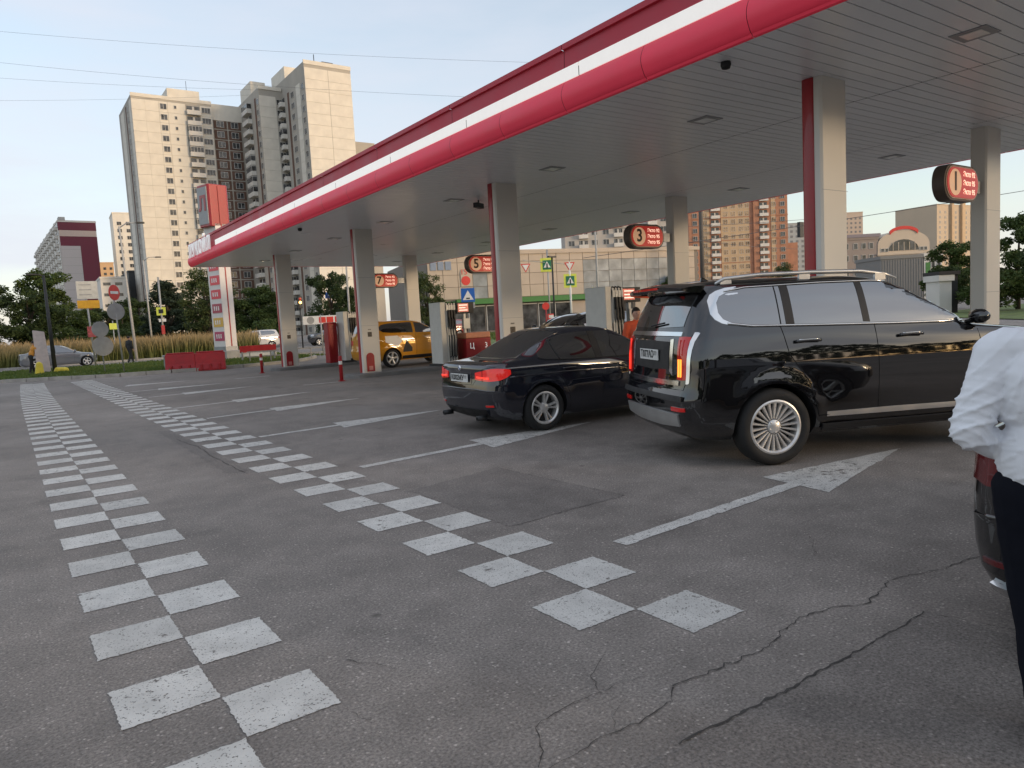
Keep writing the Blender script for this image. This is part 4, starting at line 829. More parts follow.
# ------------------------------------------------------------------ price tower
t = thing('price_tower', 'tall white fuel price tower with red emblem cube behind the canopy tip', 'price tower', (10.75, 44.1, .1), R(16.6))
M_tw = mat('tower_white', (.70, .66, .64), .45, var=.04)
MB().box(-.36, .36, -.62, .62, .5, 7.7).build('pylon', M_tw, t); MB().box(-.55, .55, -.95, .95, 0, .5).build('plinth', M_conc, t, bev=.03)
MB().box(-.02, .05, -.635, -.621, .5, 7.7).build('red_stripe', M_red, t); MB().box(-.38, .38, -.64, .64, .505, .75).build('skirt', M_grey, t)
for k, (col, z) in enumerate((((.55, .05, .07), 5.35), ((.55, .05, .07), 4.55), ((.5, .04, .06), 3.75), ((.28, .03, .06), 2.95), ((.5, .30, .05), 2.15), ((.33, .03, .09), 1.35))):
    p = MB().box(-.385, -.361, -.56, .42, z - .26, z + .26).build('price_panel', mat('price_%d' % k, col, .4, emit=col, es=.06), t)
    for q in range(3): MB().box(-.392, -.386, -.25 + q * .22 - .06, -.25 + q * .22 + .06, z - .12, z + .12).build('price_mark', mat('price_white', (.75, .7, .68), .4, var=.5, vscale=25), p)
cube = MB().box(-.62, .62, -.62, .62, 7.55, 9.9, .10).build('emblem_cube', M_red, t, bev=.04); MB().box(-.05, .05, -.66, -.62, 7.65, 9.8).build('cube_ridge', M_red, cube)
MB().box(-.655, -.621, -.5, .5, 7.7, 9.75).build('emblem_face', mat('emblem_grey', (.30, .30, .31), .35), cube)
o = obj('emblem_letter', text_mesh('Л', 1.1, .01, M_red, bold=.04), cube, (-.665, 0, 8.8)); o.rotation_euler = (R(90), 0, R(-90))

# ------------------------------------------------------------------ poles and signs
M_pole = mat('pole_galvanised', (.36, .36, .35), .5, .4, var=.1); M_concp = mat('pole_concrete', (.42, .41, .39), .85, var=.12)
M_signback = mat('sign_back', (.34, .35, .35), .5, .5, var=.1); M_signred = mat('sign_red', (.62, .05, .04), .45); M_yel = mat('sign_fluor', (.62, .68, .10), .45); M_blue = mat('sign_blue', (.02, .12, .45), .4)
def post(loc, h, r, m, name, label, cat, lean=(0, 0), r1=None, group=None):
    t = thing(name, label, cat, loc, group=group); MB().tube([(0, 0, -.1), (lean[0] * .5, lean[1] * .5, h / 2), (lean[0], lean[1], h)], [r, (r + (r1 or r)) / 2, r1 or r], 10).build('pole', m, t, True); return t
FACE = R(-28)   # plates face the forecourt
def disc(t, x, z, r, m, y=-.05, rz=FACE, name='sign_plate', thick=.02):
    o = MB().lathe([(0, y - thick), (r, y - thick), (r, y), (0, y)], 24, 'y').build(name, m, t, loc=(x, 0, z)); o.rotation_euler = (0, 0, rz); return o
def plate(t, x, z, w, h, m, y=-.05, rz=FACE, name='sign_plate', thick=.02):
    o = MB().box(-w / 2, w / 2, y - thick, y, -h / 2, h / 2).build(name, m, t, loc=(x, 0, z), bev=.01); o.rotation_euler = (0, 0, rz); return o
def tri(t, x, z, s, m, y=-.05, rz=FACE, down=False, thick=.02, name='sign_plate', parent=None):
    k = -1 if down else 1; o = MB().prism([(-s / 2, -k * s * .29), (s / 2, -k * s * .29), (0, k * s * .58)], y - thick, y, 'y').build(name, m, t, loc=(x, 0, z)); o.rotation_euler = (0, 0, rz); return o
t = post((2.2, 43.4, .1), 4.9, .11, M_dark, 'street_lamp', 'dark slim street lamp leaning beside the grass verge', 'street lamp', (-.05, .1), .06)
MB().tube([(-.05, .1, 4.86), (-.3, .12, 4.93), (-.62, .15, 4.93)], .04).build('lamp_arm', M_dark, t, True); MB().box(-.78, -.34, .05, .25, 4.90, 4.98).build('lamp_head', M_dark, t, bev=.02)
t = post((4.55, 37.2, .1), 3.75, .035, M_pole, 'no_entry_sign', 'leaning pole with red no entry sign and grey round sign backs', 'road sign', (-.14, .1))
d_ = disc(t, -.14, 3.6, .35, M_signred, rz=R(45)); plate(d_, 0, 0, .5, .12, M_white, y=-.072, rz=0, name='white_bar', thick=.006); disc(t, -.08, 2.75, .38, M_signback, y=.06, rz=R(15))
t = post((3.9, 38.4, .1), 2.35, .03, M_pole, 'round_sign', 'low pole with two grey round sign backs on the verge', 'road sign', (-.06, 0)); disc(t, -.04, 2.0, .36, M_signback, rz=R(10)); disc(t, .0, 1.22, .45, M_signback, rz=R(10))
t = post((4.4, 47.5, .1), 4.6, .05, M_pole, 'direction_board', 'yellow direction board under a white notice board on a pole', 'road sign', (-.15, 0)); plate(t, -.05, 3.55, 1.1, .45, mat('board_yellow', (.62, .33, .02), .5, var=.12), rz=0); b_ = plate(t, -.05, 4.35, 1.05, 1.0, mat('board_white', (.50, .50, .48), .6, var=.1), rz=0)
for k in range(3): plate(b_, -.1, .3 - .28 * k, .6, .06, M_grey, y=-.072, rz=0, name='text_line', thick=.005)
plate(t, -.05, 2.0, .4, .6, mat('board_red', (.5, .1, .1), .5, var=.3, vscale=8), rz=0)
tag(MB().prism([(-.3, 0), (.3, 0), (.22, 2.1), (-.28, 2.2)], -.05, .05, 'y').build('pale_board', mat('board_pale', (.50, .42, .40), .6, var=.1), loc=(1.75, 43.9, .1), bev=.01), 'pale narrow board standing behind the dark lamp post', 'board').rotation_euler = (R(-8), 0, R(5))
MASTS = (((7.8, 56.8, .05), 9.3, (-.25, .2), 'tall grey mast with a lantern arm behind the walking pedestrian'), ((12.2, 78, .05), 9.0, (-.1, 0), 'thin grey pole in front of the dark round tree'), ((24.3, 58, .05), 10.5, (.1, 0), 'pale lamp mast beyond the second column'), ((40.5, 44.8, .04), 9.5, (0, 0), 'concrete tramway mast in front of the shopping hall'))
for loc, h, ln, lab in MASTS:
    t = post(loc, h, .10, M_concp, 'lamp_mast', lab, 'mast', ln, .06, 'street masts'); a = ln
    MB().tube([(a[0], a[1], h - .1), (a[0] + .5, a[1], h + .25), (a[0] + 1.2, a[1], h + .3)], .04).build('lamp_arm', M_grey, t, True); MB().box(a[0] + 1.1, a[0] + 1.6, a[1] - .12, a[1] + .12, h + .24, h + .34).build('lantern', M_dark, t)
t = post((13.6, 80, .05), 7.5, .09, M_pole, 'crossing_sign', 'pole with yellow green crossing sign and signal behind the meadow', 'road sign'); plate(t, 0, 4.1, .9, .8, M_yel); plate(t, 0, 4.1, .45, .4, M_dark, y=-.075); plate(t, .05, 3.2, .7, .3, M_white); MB().box(-.15, .15, -.2, .1, 1.8, 2.7).build('signal_box', M_redp, t)
t = post((6.9, 60, .05), 2.9, .035, M_pole, 'crossing_sign', 'short pole with small yellow green sign behind the leaning sign', 'road sign'); plate(t, 0, 2.5, .5, .45, M_yel, rz=0)
t = post((17.2, 72, .05), 4.2, .04, M_pole, 'yield_sign', 'white yield triangle on a pole left of the price tower', 'road sign'); tri(t, 0, 3.85, .9, M_white, down=True); plate(t, -.1, 1.9, .5, .5, M_white)
t = post((21.0, 60.5, .05), 4.4, .06, M_dark, 'signal_post', 'traffic signal showing amber right of the price tower', 'traffic light')
MB().box(-.16, .16, -.2, .1, 3.3, 4.3).build('signal_head', M_black, t)
for z, m in ((4.1, M_tail), (3.8, mat('signal_amber', (.8, .4, .05), .3, emit=(1., .5, .1), es=3.)), (3.5, M_dark)): MB().lathe([(0, -.23), (.11, -.225), (.12, -.2)], 16, 'y', (0, 0, z)).build('signal_lens', m, t)
t = post((34, 86.5, .04), 6.0, .06, M_pole, 'blue_direction_sign', 'blue direction board hanging beyond the front columns', 'road sign'); s_ = plate(t, .2, 5.55, 1.7, .75, M_blue); plate(s_, -.2, .0, .5, .12, M_white, y=-.078, rz=0, name='arrow_mark', thick=.006); plate(s_, .4, .05, .5, .3, M_white, y=-.078, rz=0, name='arrow_mark', thick=.006)
t = post((16.0, 42.6, .0), 2.4, .05, M_pole, 'price_board', 'low white board with red squares beside the far dispenser', 'sign'); b_ = plate(t, .2, 2.1, 2.5, .5, M_white, rz=R(-12))
for k, x in enumerate((-.1, .35, .85)): plate(b_, x, 0, .4, .34, M_signred, y=-.075, rz=0, name='red_square', thick=.008)
disc(b_, -.8, 0, .22, M_signback, y=-.055, rz=0)
MB().tube([(1.1, -.3, -.1), (1.1, -.3, 1.9)], .05).build('pole', M_pole, t)
ped = lambda t, x, z, s=.9: [plate(t, x, z, s * 1.2, s * 1.25, M_yel), plate(t, x, z, s * .8, s * .85, mat('sign_green', (.02, .16, .09), .4), y=-.075), tri(t, x, z - .05, s * .65, M_white, y=-.098), plate(t, x, z - .06, s * .12, s * .4, M_dark, y=-.122)]
t = post((37.6, 47.6, .04), 7.0, .07, M_pole, 'crossing_sign', 'yellow green pedestrian crossing sign higher of the two beyond the canopy', 'road sign'); ped(t, -.1, 5.75)
MB().tube([(-2.5, 0, 6.1), (2.2, 0, 5.8)], .03).build('span_arm', M_pole, t); tri(t, -2.3, 5.6, .8, M_signred, down=True); tri(t, -2.3, 5.6, .55, M_white, y=-.075, down=True)
t = post((39.0, 46.5, .04), 5.9, .09, M_white, 'crossing_sign', 'yellow green crossing sign with triangle on a white post beyond the canopy', 'road sign'); ped(t, 0, 4.35); tri(t, 0, 5.6, .9, M_signred, down=True); tri(t, 0, 5.6, .62, M_white, y=-.075, down=True)
t = post((40.6, 45.6, .04), 3.9, .05, M_pole, 'main_road_sign', 'pole with diamond sign and blue round signs beyond the dispenser', 'road sign'); o = plate(t, 0, 3.35, .55, .55, M_yel); o.rotation_euler = (0, R(45), FACE); disc(t, 0, 2.55, .3, M_blue); o = plate(t, 0, 1.85, .5, .5, M_white); o.rotation_euler = (0, R(45), FACE); disc(t, 0, 1.85, .2, M_blue, y=-.075)
t = post((36.4, 46.6, .04), 2.6, .05, M_redp, 'red_sign', 'red round sign on a low post above the hidden dark car', 'road sign'); disc(t, 0, 2.35, .3, M_signred); plate(t, .5, 1.5, .6, .45, M_signred); plate(t, .5, 1.5, .4, .25, M_white, y=-.075)
t = post((24.0, 38.5, .0), 3.6, .04, M_pole, 'speed_bump_sign', 'blue square sign with white triangle left of the third column', 'road sign'); plate(t, 0, 3.15, .85, .85, M_blue); tri(t, 0, 3.05, .68, M_white, y=-.075); plate(t, 0, 2.95, .22, .08, M_black, y=-.098); plate(t, 0, 2.5, .8, .35, M_signback)
t = post((29.2, 36.5, .0), 5.3, .06, M_dark, 'lamp_post', 'thin dark lamp post under the pump sign 5', 'street lamp'); MB().box(-.3, .3, -.1, .1, 5.28, 5.38).build('lamp_head', M_dark, t)
t = post((74, 62, .05), 22.0, .30, mat('mast_brown', (.10, .09, .08), .7), 'lighting_mast', 'tall dark mast in front of the orange brick block', 'mast', r1=.24)
t = post((74, 70, .05), 9.5, .12, mat('mast_brown', (.10, .09, .08), .7), 'lighting_mast', 'shorter dark pole left of the tall mast by the brick block', 'mast', r1=.1)
t = post((63, 40.4, .05), 9.6, .12, M_pole, 'tram_mast', 'steel mast with a traffic camera beside the red trimmed column', 'mast'); MB().box(-1.1, -.5, -.15, .15, 7.6, 9.0).build('signal_back', M_dark, t)

# overhead wires
M_wire = mat('wire', (.10, .10, .11), .6, var=0)
def wire(a, b, sag, r, lab):
    a, b = Vector(a), Vector(b); Pw = [a.lerp(b, k / 24) - Vector((0, 0, sag * 4 * (k / 24) * (1 - k / 24))) for k in range(25)]
    tag(MB().tube(Pw, r, 5).build('overhead_wire', M_wire), lab, 'wire', 'overhead wires')
wire((-17, 88, 31.0), (40, 48, 22.4), .8, .009, 'uppermost overhead wire crossing the sky'); wire((-17, 88, 29.0), (34, 52, 20.0), .8, .009, 'second overhead wire crossing the sky'); wire((-17, 88, 27.0), (19, 62, 21.4), .5, .008, 'third overhead wire crossing the sky'); wire((-17, 88, 23.6), (19, 62, 21.0), .5, .007, 'lowest overhead wire crossing the sky at left')
wire((40, 46, 6.2), (110, -4, 15.6), .5, .025, 'overhead wire passing behind the pump sign 1'); wire((40.5, 44.8, 9), (95, 60, 9), .6, .02, 'overhead wire in front of the shopping hall')
wire((24, 58, 10.2), (63, 40, 9.3), .7, .018, 'overhead wire behind the far columns')
# ------------------------------------------------------------------ trees
M_bark = mat('bark', (.07, .055, .04), .9, var=.25, vscale=4., bump=.5, bscale=20.)
LEAF = {'dark': leaf_mat('leaf_dark', (.024, .043, .015), (.058, .088, .028)), 'mid': leaf_mat('leaf_mid', (.042, .074, .019), (.09, .125, .036)), 'pale': leaf_mat('leaf_pale', (.05, .075, .025), (.10, .125, .045)), 'blue': leaf_mat('leaf_blue', (.024, .040, .024), (.055, .078, .050))}
def tree_meshes(seed, h, rad, base, n, leaf, kind, shape='round'):
    r = np.random.default_rng(seed); nc = 60; tr = MB()
    tr.tube([(0, 0, -.1), (.1 * r.normal(), .1 * r.normal(), h * .35), (.15 * r.normal(), .15 * r.normal(), h * .72)], [h * .024, h * .018, h * .008], 8)
    C = []
    while len(C) < nc:
        p = r.uniform(-1, 1, 3)
        q = np.linalg.norm(p)
        if q > 1 or q < .35 and r.random() < .7: continue
        zz = base + (p[2] + 1) / 2 * (h - base); f = 1.
        if shape == 'cone': f = 1.05 - .85 * (p[2] + 1) / 2
        elif shape == 'round': f = 1 - .15 * p[2]
        C.append((p[0] * rad * f, p[1] * rad * f, zz, r.uniform(.6, 1.15)))
    C = np.array(C)
    for c in C[:14]:
        z0 = max(base * .6, c[2] * .55); tr.tube([(0, 0, z0), (c[0] * .5, c[1] * .5, (z0 + c[2]) / 2 + .2), (c[0], c[1], c[2])], [h * .010, h * .006, h * .002], 5)
    idx = r.integers(0, nc, n); s = rad * .30
    d = r.normal(size=(n, 3)); d /= np.linalg.norm(d, axis=1)[:, None]; rr = r.uniform(.2, 1., n) ** .6
    P = C[idx, :3] + d * (rr * s * C[idx, 3])[:, None] * np.array([1, 1, .75])
    a = r.normal(size=(n, 3)); a /= np.linalg.norm(a, axis=1)[:, None]; b = np.cross(a, r.normal(size=(n, 3))); b /= np.linalg.norm(b, axis=1)[:, None]
    L_ = (leaf * r.uniform(.6, 1.4, n))[:, None]; V = np.empty((n * 4, 3)); V[0::4] = P - a * L_; V[1::4] = P + b * L_ * .55; V[2::4] = P + a * L_; V[3::4] = P - b * L_ * .55
    k = np.arange(n) * 4; me = bpy.data.meshes.new('crown'); me.from_pydata(V.tolist(), [], np.c_[k, k + 1, k + 2, k + 3].tolist()); me.materials.append(LEAF[kind])
    return tr.mesh('trunk', M_bark, True), me
TM = {'limeA': tree_meshes(1, 10, 3.6, 1.2, 16000, .145, 'dark'), 'limeB': tree_meshes(2, 10, 3.3, 1.4, 16000, .145, 'mid'), 'willow': tree_meshes(3, 11, 3.0, 1.5, 10000, .13, 'pale'), 'spruce': tree_meshes(4, 11, 3.0, .6, 14000, .145, 'blue', 'cone'), 'shrub': tree_meshes(5, 4, 2.0, .2, 4500, .12, 'mid')}
def tree(kind, x, y, s, sz, rz, label, name='tree'):
    t = thing(name, label, 'tree', (x, y, 0), rz, 'trees'); obj('trunk', TM[kind][0], t); obj('crown', TM[kind][1], t); t.scale = (s, s, sz); return t
for k, x, y, s, sz, rz, lab, nm in (
    ('limeA', -2.5, 92, 1.25, .88, 0, 'dark broad tree at the left picture edge', 'tree'), ('limeA', 3.0, 98, 1.0, .80, 2, 'dark tree second from the left picture edge behind the lamp', 'tree'), ('limeB', 5.6, 112, 1.25, 1.08, 1, 'tall dark green tree rising left of the maroon block', 'tree'),
    ('limeB', 10.2, 124, .95, .62, 4, 'low green tree below the maroon block', 'tree'), ('limeA', 14.0, 135, 1.1, .72, 5, 'low dark tree under the yellow direction board', 'tree'), ('limeB', 17.4, 140, 1.1, .70, .5, 'green tree behind the leaning no entry sign', 'tree'), ('limeA', 21, 150, 1.3, .95, .5, 'dark tree right of the grey mast', 'tree'),
    ('spruce', 18.4, 104, 1.35, .80, 0, 'dense dark round tree left of the price tower', 'tree'), ('limeA', 21.2, 110, 1.15, .66, 3, 'dark low tree just left of the price tower', 'tree'), ('willow', 19.3, 86, 1.0, .86, 0, 'loose pale green tree directly left of the price tower', 'tree'), ('willow', 22.2, 90, .9, .66, 2, 'loose pale tree behind the price tower', 'tree'),
    ('limeB', 24.5, 84, .95, .66, 3, 'green tree right of the price tower', 'tree'), ('limeA', 27.5, 92, 1.0, .68, 1, 'dark tree behind the farthest front column', 'tree'), ('limeA', 29.8, 76, .75, .80, 2.5, 'dark leafy tree between the two farthest front columns', 'tree'), ('limeB', 35.5, 86, .8, .62, 2.5, 'tree right of the blue direction board', 'tree'),
    ('willow', 34.2, 62.5, .62, .62, 1, 'small loose tree beside the farthest rear column', 'tree'), ('limeB', 73.2, 66.0, .62, .60, 1, 'green tree at the right end of the shopping hall', 'tree'), ('limeB', 66.0, 53.0, .5, .42, 4, 'small tree left of the rear column numbered 3', 'tree'),
    ('limeB', 83.0, 36.0, .95, .70, 0, 'green tree left of the rear column numbered 1', 'tree'), ('limeA', 74.5, 33, .5, .45, 2, 'low bush tree beside the grey shed', 'tree'), ('limeB', 70.0, 25.4, .85, .78, 2, 'green tree at the right picture edge', 'tree'), ('limeA', 63, 19, .9, .70, 4, 'dark tree cut by the right picture edge', 'tree'), ('willow', 134, 91, .9, .95, 2, 'small tree below the grey block by the red column', 'tree'),
    ('shrub', 66, 25.5, 1.2, .8, 0, 'low shrub under the tree at the right edge', 'shrub'), ('shrub', 21.5, 74, 1.1, .7, 1, 'low shrub behind the price tower', 'shrub'), ('shrub', 11, 100, 1.6, .7, 1, 'low shrub behind the meadow', 'shrub'), ('shrub', 6.5, 101, 1.8, .8, 3, 'low shrub behind the grey sedan', 'shrub')):
    tree(k, x, y, s, sz, rz, lab, nm)
# unseen tree belt added behind the camera to keep low sun off the forecourt
def shade_wood():
    V = []; F = []; r = np.random.default_rng(11); n = 26000
    x = r.uniform(-150, 210, n); top = 13.0 + 2.2 * np.sin(x * .11) + 1.6 * np.sin(x * .37 + 1) + 1.0 * np.sin(x * .9); z = r.uniform(.05, 1, n) ** .75 * top; y = -74 + r.uniform(-5, 5, n) * np.sqrt(np.clip(1 - (z / top) ** 2, .05, 1)) + x * .12
    P = np.c_[x, y, z]; a = r.normal(size=(n, 3)); a /= np.linalg.norm(a, axis=1)[:, None]; b = np.cross(a, r.normal(size=(n, 3))); b /= np.linalg.norm(b, axis=1)[:, None]; L_ = r.uniform(.45, 1.0, n)[:, None]
    V = np.empty((n * 4, 3)); V[0::4] = P - a * L_; V[1::4] = P + b * L_ * .7; V[2::4] = P + a * L_; V[3::4] = P - b * L_ * .7; k = np.arange(n) * 4
    me = bpy.data.meshes.new('shade_wood'); me.from_pydata(V.tolist(), [], np.c_[k, k + 1, k + 2, k + 3].tolist()); me.materials.append(LEAF['dark']); tag(obj('shade_wood', me), 'belt of trees across the road', kind='stuff')
shade_wood()

# ------------------------------------------------------------------ buildings
M_panel = mat('panel_cream', (.67, .635, .56), .85, var=.07, vscale=.5); M_core = mat('panel_joint', (.40, .375, .33), .9, var=.1, vscale=.3); M_brown = mat('panel_brown', (.13, .075, .055), .8, var=.2, vscale=.5)
M_pwhite = mat('panel_white', (.66, .635, .585), .85, var=.08, vscale=.4); M_wfr = mat('window_frame', (.55, .54, .51), .6)
M_wdark = mat('far_window', (.06, .062, .065), .15, spec=.7, var=.92, vscale=.9)
def wbox(mb, x0, x1, y0, y1, z0, z1): return mb.box(x0, x1, y0, y1, z0, z1)
def place(root, me, name, x, y, z, rz=0.):
    o = obj(name, me, root, (x, y, z), rz); return o
def win_mesh(w, h, mull=1, sill=.06):     # faces -y, centred, base plane at y=0
    mb = MB(); mb.box(-w / 2, w / 2, -.03, .05, -h / 2, h / 2); mb.cur = 1; f = .07
    mb.box(-w / 2 - f, w / 2 + f, -.09, .04, h / 2, h / 2 + f); mb.box(-w / 2 - f, w / 2 + f, -.12, .04, -h / 2 - f, -h / 2); mb.box(-w / 2 - f, -w / 2, -.09, .04, -h / 2, h / 2); mb.box(w / 2, w / 2 + f, -.09, .04, -h / 2, h / 2)
    for k in range(mull): x = -w / 2 + w * (k + 1) / (mull + 1); mb.box(x - .035, x + .035, -.07, .04, -h / 2, h / 2)
    return mb.mesh('window', [M_wdark, M_wfr])
def framed_win(w, h, fw, fh):            # brown surround with window
    mb = MB(); mb.cur = 0; mb.box(-fw / 2, fw / 2, -.05, .05, -fh / 2, fh / 2); mb.cur = 1; mb.box(-w / 2, w / 2, -.12, .0, -h / 2, h / 2); mb.cur = 2; mb.box(-w / 2 + .1, -.06, -.14, 0, -h / 2 + .1, h / 2 - .1); mb.box(.06, w / 2 - .1, -.14, 0, -h / 2 + .1, h / 2 - .1)
    return mb.mesh('window', [M_brown, M_wfr, M_wdark])
def balcony_mesh(w, d, hh=1.05, gl=False):
    mb = MB(); mb.cur = 0; mb.box(-w / 2, w / 2, -d, .05, -.12, .04); mb.box(-w / 2, w / 2, -d - .04, -d + .08, -.12, hh); mb.box(-w / 2, -w / 2 + .1, -d + .08, .05, .04, hh); mb.box(w / 2 - .1, w / 2, -d + .08, .05, .04, hh)
    mb.cur = 1; mb.box(-w / 2 + .15, w / 2 - .15, -.06, .05, .1, 2.3); mb.cur = 2; mb.box(-.25, .3, -.10, .04, .1, 2.2)
    if gl:
        mb.box(-w / 2, w / 2, -d - .03, .05, 2.35, 2.5); mb.cur = 1; mb.box(-w / 2 + .04, w / 2 - .04, -d, .0, hh, 2.35); mb.cur = 2
        for k in range(5): x = -w / 2 + (w - .1) * k / 4; mb.box(x, x + .1, -d - .03, -d + .05, hh, 2.35)
    return mb.mesh('balcony', [M_pwhite, M_wdark, M_wfr])
def panel_mesh(w, h=2.74, m=None): return MB().box(-w / 2, w / 2, -.06, .05, -h / 2, h / 2).mesh('wall_panel', m or M_panel)
SH = 2.8; NS = 23
X0, Y0 = 34.36, 216.03
tow = thing('apartment_tower', 'stepped cream panel apartment tower complex rising behind the canopy', 'apartment block', (X0, Y0, 0))
def sec(x0, x1, y0, y1, z0, z1, m=M_core, name='wall'): return MB().box(x0 - X0, x1 - X0, y0 - Y0, y1 - Y0, z0, z1).build(name, m, tow)
sec(34.36, 54.45, 216.1, 238, 0, 65.4); sec(54.45, 62.85, 217.1, 236, 0, 65.0); sec(62.85, 69.2, 200.1, 234, 0, 66.4); sec(69.15, 81.6, 182.3, 214, 0, 68.6); sec(81.6, 97, 203, 222, 0, 55.5)
sec(43.4, 51.6, 216.3, 226, 65.4, 68.2, M_panel, 'roof_house'); sec(63.0, 67, 207, 217, 66.4, 70.0, M_panel, 'roof_house'); sec(69.2, 75, 197, 208, 68.6, 71.8, M_panel, 'roof_house')
sec(34.3, 54.5, 216.0, 216.3, 65.0, 65.9, M_panel, 'parapet'); sec(54.4, 62.8, 216.95, 217.3, 61.2, 65.6, M_panel, 'parapet'); sec(69.05, 81.7, 182.2, 182.5, 68.0, 69.0, M_panel, 'parapet'); sec(62.75, 69.0, 199.9, 200.3, 66.0, 66.9, M_panel, 'parapet')
p33 = panel_mesh(3.28); p46 = panel_mesh(4.4); p62 = panel_mesh(6.15); p21 = panel_mesh(2.1); p30 = panel_mesh(3.0); p55 = panel_mesh(5.4); wA = win_mesh(1.5, 1.4, 1); wS = win_mesh(.55, .8, 0); wB = win_mesh(2.2, 1.4, 2); fB = framed_win(2.0, 1.7, 3.5, 2.45); bal = balcony_mesh(3.5, 1.0); balG = balcony_mesh(3.5, 1.0, gl=True); balDG = balcony_mesh(5.2, 1.2, gl=True); balD = balcony_mesh(5.2, 1.2); brn = panel_mesh(1.3, 2.79, M_brown)
for k in range(NS):
    z = k * SH + 1.4
    for x in (36.0, 39.3): place(tow, p33, 'wall_panel', x - X0, .06, z)
    place(tow, p21, 'wall_panel', 42.05 - X0, .06, z); place(tow, wA, 'window', 42.1 - X0, .0, z + .1)
    place(tow, p46, 'wall_panel', 45.4 - X0, .06, z); place(tow, wS, 'window', 45.05 - X0, .0, z + .2)
    place(tow, bal if rng.random() < .6 else balG, 'balcony', 49.6 - X0, .0, z - 1.3); place(tow, p30, 'wall_panel', 52.95 - X0, .06, z); place(tow, wB, 'window', 52.95 - X0, 0, z + .2)
    if k < 22:
        for x in (56.7, 60.6): place(tow, fB, 'window', x - X0, 1.0, z)
    # west faces of the projecting wings
    W_ = R(-90)
    place(tow, brn, 'wall_panel', -.0, 225.4 - Y0, z, W_); place(tow, wA, 'window', -.02, 222.4 - Y0, z, W_); place(tow, p33, 'wall_panel', -.0, 218 - Y0, z, W_); place(tow, p55, 'wall_panel', -.0, 232 - Y0, z, W_)
    xc = 62.85 - X0; place(tow, balD if rng.random() < .7 else balDG, 'balcony', xc, 210.2 - Y0, z - 1.3, W_); place(tow, brn, 'wall_panel', xc, 203.6 - Y0, z, W_); place(tow, wA, 'window', xc, 201.6 - Y0, z, W_)
    place(tow, p46, 'wall_panel', 65.1 - X0, 200.1 - Y0, z); place(tow, wA, 'window', 68.3 - X0, 200.1 - Y0, z)
    xd = 69.15 - X0; place(tow, balD if rng.random() < .7 else balDG, 'balcony', xd, 200.8 - Y0, z - 1.3, W_); place(tow, brn, 'wall_panel', xd, 195.2 - Y0, z, W_); place(tow, wB, 'window', xd, 192.0 - Y0, z, W_); place(tow, p30, 'wall_panel', xd, 187.6 - Y0, z, W_); place(tow, wA, 'window', xd, 184.2 - Y0, z, W_)
    for x in (72.25, 78.5): place(tow, p62, 'wall_panel', x - X0, 182.3 - Y0, z)
for x in (72.25, 78.5): place(tow, p62, 'wall_panel', x - X0, 182.3 - Y0, NS * SH + 1.4)
MB().tube([(49 - X0, 3, 68.2), (49 - X0, 3, 71.5)], .06).build('antenna', M_dark, tow); MB().tube([(73.4 - X0, 186 - Y0, 68.6), (73.4 - X0, 186 - Y0, 72)], .1).build('antenna', M_dark, tow); MB().box(75.5 - X0, 78.5 - X0, 186 - Y0, 188 - Y0, 70.2, 70.6).box(76.5 - X0, 76.7 - X0, 187 - Y0, 187.2 - Y0, 68.6, 70.2).build('roof_dish', M_dark, tow)

def many_windows(root, name, face, us, zs, w, h, m=M_wdark, depth=.08, skip=0., kind='stuff', d=0.):
    mb = MB()
    for u in us:
        for z in zs:
            if rng.random() < skip: continue
            if face == 'front': mb.box(u - w / 2, u + w / 2, -depth + d, .02 + d, z - h / 2, z + h / 2)
            else: mb.box(-depth + d, .02 + d, u - w / 2, u + w / 2, z - h / 2, z + h / 2)
    return tag(mb.build(name, m, root), kind=kind)
def block(name, label, x, y, rz, W_, D_, H_, m): 
    t = thing(name, label, 'building', (x, y, 0), R(rz)); MB().box(0, W_, 0, D_, 0, H_).build('wall', m, t); MB().box(-.15, W_ + .15, -.15, D_ + .15, H_, H_ + .5).build('parapet', m, t); return t
def win_objs(root, me, xs, zs, name='window', face='front', y=0.):
    for x in xs:
        for z in zs: place(root, me, name, x if face == 'front' else y, y if face == 'front' else x, z, 0 if face == 'front' else R(-90))
# maroon gabled long slab
M_maroon = mat('maroon_cladding', (.17, .035, .055), .7, var=.06, vscale=.3)
t = block('long_slab_block', 'long apartment slab with a maroon end wall at far left', 20.42, 296.85, 1.4, 11.6, 110, 43.0, M_pwhite)
MB().box(-.02, 11.62, -.12, 0.0, 40.2, 43.6).build('maroon_panel', M_maroon, t); MB().box(.3, 11.62, -.12, 0, 10, 38.1).build('maroon_panel', M_maroon, t); MB().box(.3, 11.3, -.14, 0, 38.12, 40.18).build('light_band', mat('band_peach', (.60, .47, .40), .8), t); MB().box(.3, 6.2, -.30, -.13, 0, 34.8).build('white_panel', mat('gable_white', (.55, .50, .48), .85, var=.05), t)
many_windows(t, 'window_rows', 'side', np.arange(1.5, 109, 3.2), np.arange(2, 42.5, 2.85), 1.9, 1.5, skip=.06); many_windows(t, 'balcony_rows', 'side', np.arange(4.7, 109, 9.6), np.arange(1.1, 42, 2.85), 4.2, 1.0, M_pwhite, depth=1.1)
for q in range(7): MB().box(1, 3, 6 + q * 16, 10 + q * 16, 43.5, 45.6).build('roof_house', M_grey, t)
many_windows(t, 'gable_joints', 'front', [3.2], np.arange(2.8, 34, 2.8), 5.9, .09, M_core, depth=.31)
